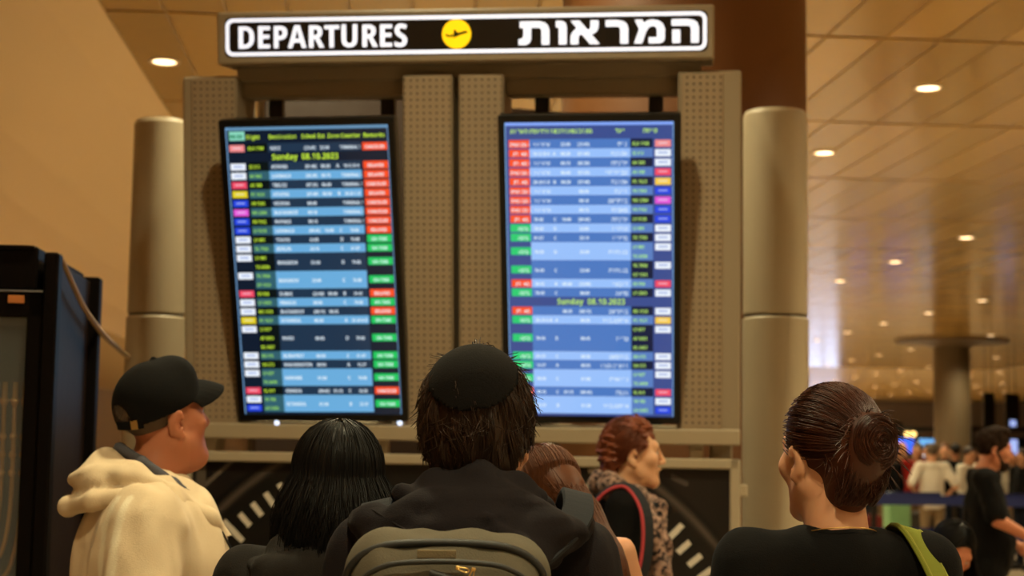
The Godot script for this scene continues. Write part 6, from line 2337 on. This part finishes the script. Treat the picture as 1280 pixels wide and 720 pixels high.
func trolley(l: float, d: float) -> void:
	var t := thing("luggage_trolley", "grey luggage trolley carrying the pale green suitcase behind the belts", "luggage trolley", hp(l, 0, d), 0.1)
	var b := MB.new()
	b.box(Vector3(0, 0.345, 0), Vector3(0.56, 0.05, 0.42), 0.01)
	part("platform", b.done(), M.steel, t)
	for x in [-0.24, 0.24]:
		for z in [-0.16, 0.16]:
			var w := MB.new()
			w.box(Vector3(x, 0.20, z), Vector3(0.03, 0.26, 0.03), 0.004)
			part("leg", w.done(), M.steel, t)
			var c := MB.new()
			c.x = Transform3D(Basis(Vector3(0, 0, 1), PI / 2), Vector3(x, 0.06, z))
			c.lathe([[0.0, -0.02], [0.06, -0.02], [0.06, 0.02], [0.0, 0.02]], 16)
			part("wheel", c.done(), M.black, t)
	var h := MB.new()
	h.tube(smooth_path([Vector3(-0.25, 0.34, -0.20), Vector3(-0.25, 0.95, -0.26), Vector3(-0.2, 1.0, -0.28), Vector3(0.2, 1.0, -0.28), Vector3(0.25, 0.95, -0.26), Vector3(0.25, 0.34, -0.20)], 4), 0.014, 0.014, 6)
	part("handle", h.done(), M.steel, t)

func rest_materials() -> void:
	M.wood = grain(mat(Color(0.06, 0.045, 0.038), 0.4, 0.0, 0.15), M.fine, 1.2, 0.05)
	M.sidepanel = grain(mat(Color(0.15, 0.11, 0.095), 0.42, 0.0, 0.2), M.fine, 1.2, 0.03)
	M.walnut = mat(Color(0.17, 0.12, 0.085), 0.5)
	M.glass = StandardMaterial3D.new()
	M.glass.transparency = BaseMaterial3D.TRANSPARENCY_ALPHA
	M.glass.albedo_color = Color(0.9, 0.95, 0.95, 0.05)
	M.glass.roughness = 0.02
	M.brass_dark = mat(Color(0.72, 0.52, 0.27), 0.26, 0.55)
	M.crystal = mat(Color(0.92, 0.95, 1.0), 0.05, 0.6)
	M.orange_plate = mat(Color(0.70, 0.42, 0.20), 0.5)
	M.steel = mat(Color(0.62, 0.62, 0.64), 0.35, 0.7)
	M.cable = mat(Color(0.62, 0.50, 0.36), 0.6)
	M.white_tee = cloth(Color(0.86, 0.82, 0.76), 0.1)
	M.tan = cloth(Color(0.52, 0.43, 0.32), 0.1)
	M.red_cloth = cloth(Color(0.50, 0.10, 0.08), 0.1)
	M.brown_cloth = cloth(Color(0.30, 0.21, 0.15), 0.1)
	M.grey_cloth = cloth(Color(0.58, 0.54, 0.48), 0.1)
	M.hair_bald = mat(Color(0.76, 0.52, 0.38), 0.4)
	M.belt = mat(Color(0.07, 0.12, 0.34), 0.6)
	M.mint = mat(Color(0.55, 0.74, 0.52), 0.4)
	M.red_case = mat(Color(0.40, 0.09, 0.06), 0.4)
	M.grey_case = mat(Color(0.48, 0.43, 0.38), 0.4)
	M.brown_case = mat(Color(0.36, 0.22, 0.15), 0.5)
	M.blue_glow = glow(Color(0.14, 0.36, 0.95), 1.1)
	M.sky_glow = glow(Color(0.35, 0.62, 0.90), 1.0)
	M.pale_glow = glow(Color(0.62, 0.70, 0.95), 1.1)
	M.warm_glow = glow(Color(1.0, 0.84, 0.50), 2.2)
	M.white_glow = glow(Color(0.85, 0.90, 1.0), 1.8)
func _ready() -> void:
	rng.seed = 20231008
	# camera, sky, exposure
	cam_basis = Basis.from_euler(Vector3(atan(0.1), 0, 0.0147))
	hall = Basis(Vector3.UP, deg_to_rad(4.6665))
	var cam := Camera3D.new()
	cam.name = "camera"
	add_child(cam)
	cam.transform = Transform3D(cam_basis, EYE)
	var lens := CameraAttributesPhysical.new()
	lens.frustum_focal_length = 97.222
	lens.frustum_focus_distance = 2.75
	lens.frustum_near = 0.05
	lens.frustum_far = 300.0
	lens.exposure_aperture = 9.0
	cam.attributes = lens
	cam.fov = rad_to_deg(2.0 * atan(0.18))
	var env := Environment.new()
	env.background_mode = Environment.BG_COLOR
	env.background_color = Color(0.80, 0.86, 1.0)
	env.background_energy_multiplier = 3.8
	env.tonemap_mode = Environment.TONE_MAPPER_LINEAR
	env.tonemap_exposure = 1.0
	env.sdfgi_enabled = true
	env.ssao_enabled = true
	env.ssil_enabled = true
	var we := WorldEnvironment.new()
	we.name = "world_environment"
	we.environment = env
	add_child(we)
	make_materials()
	people_materials()
	rest_materials()
	build_hall()
	build_downlights()
	build_columns()
	build_board()
	build_cabinet()
	build_cap_man()
	build_black_hair_woman()
	build_backpacker()
	build_brown_hair_woman()
	build_scarf_woman()
	build_bun_woman()
	build_crowd()
	build_far_things()
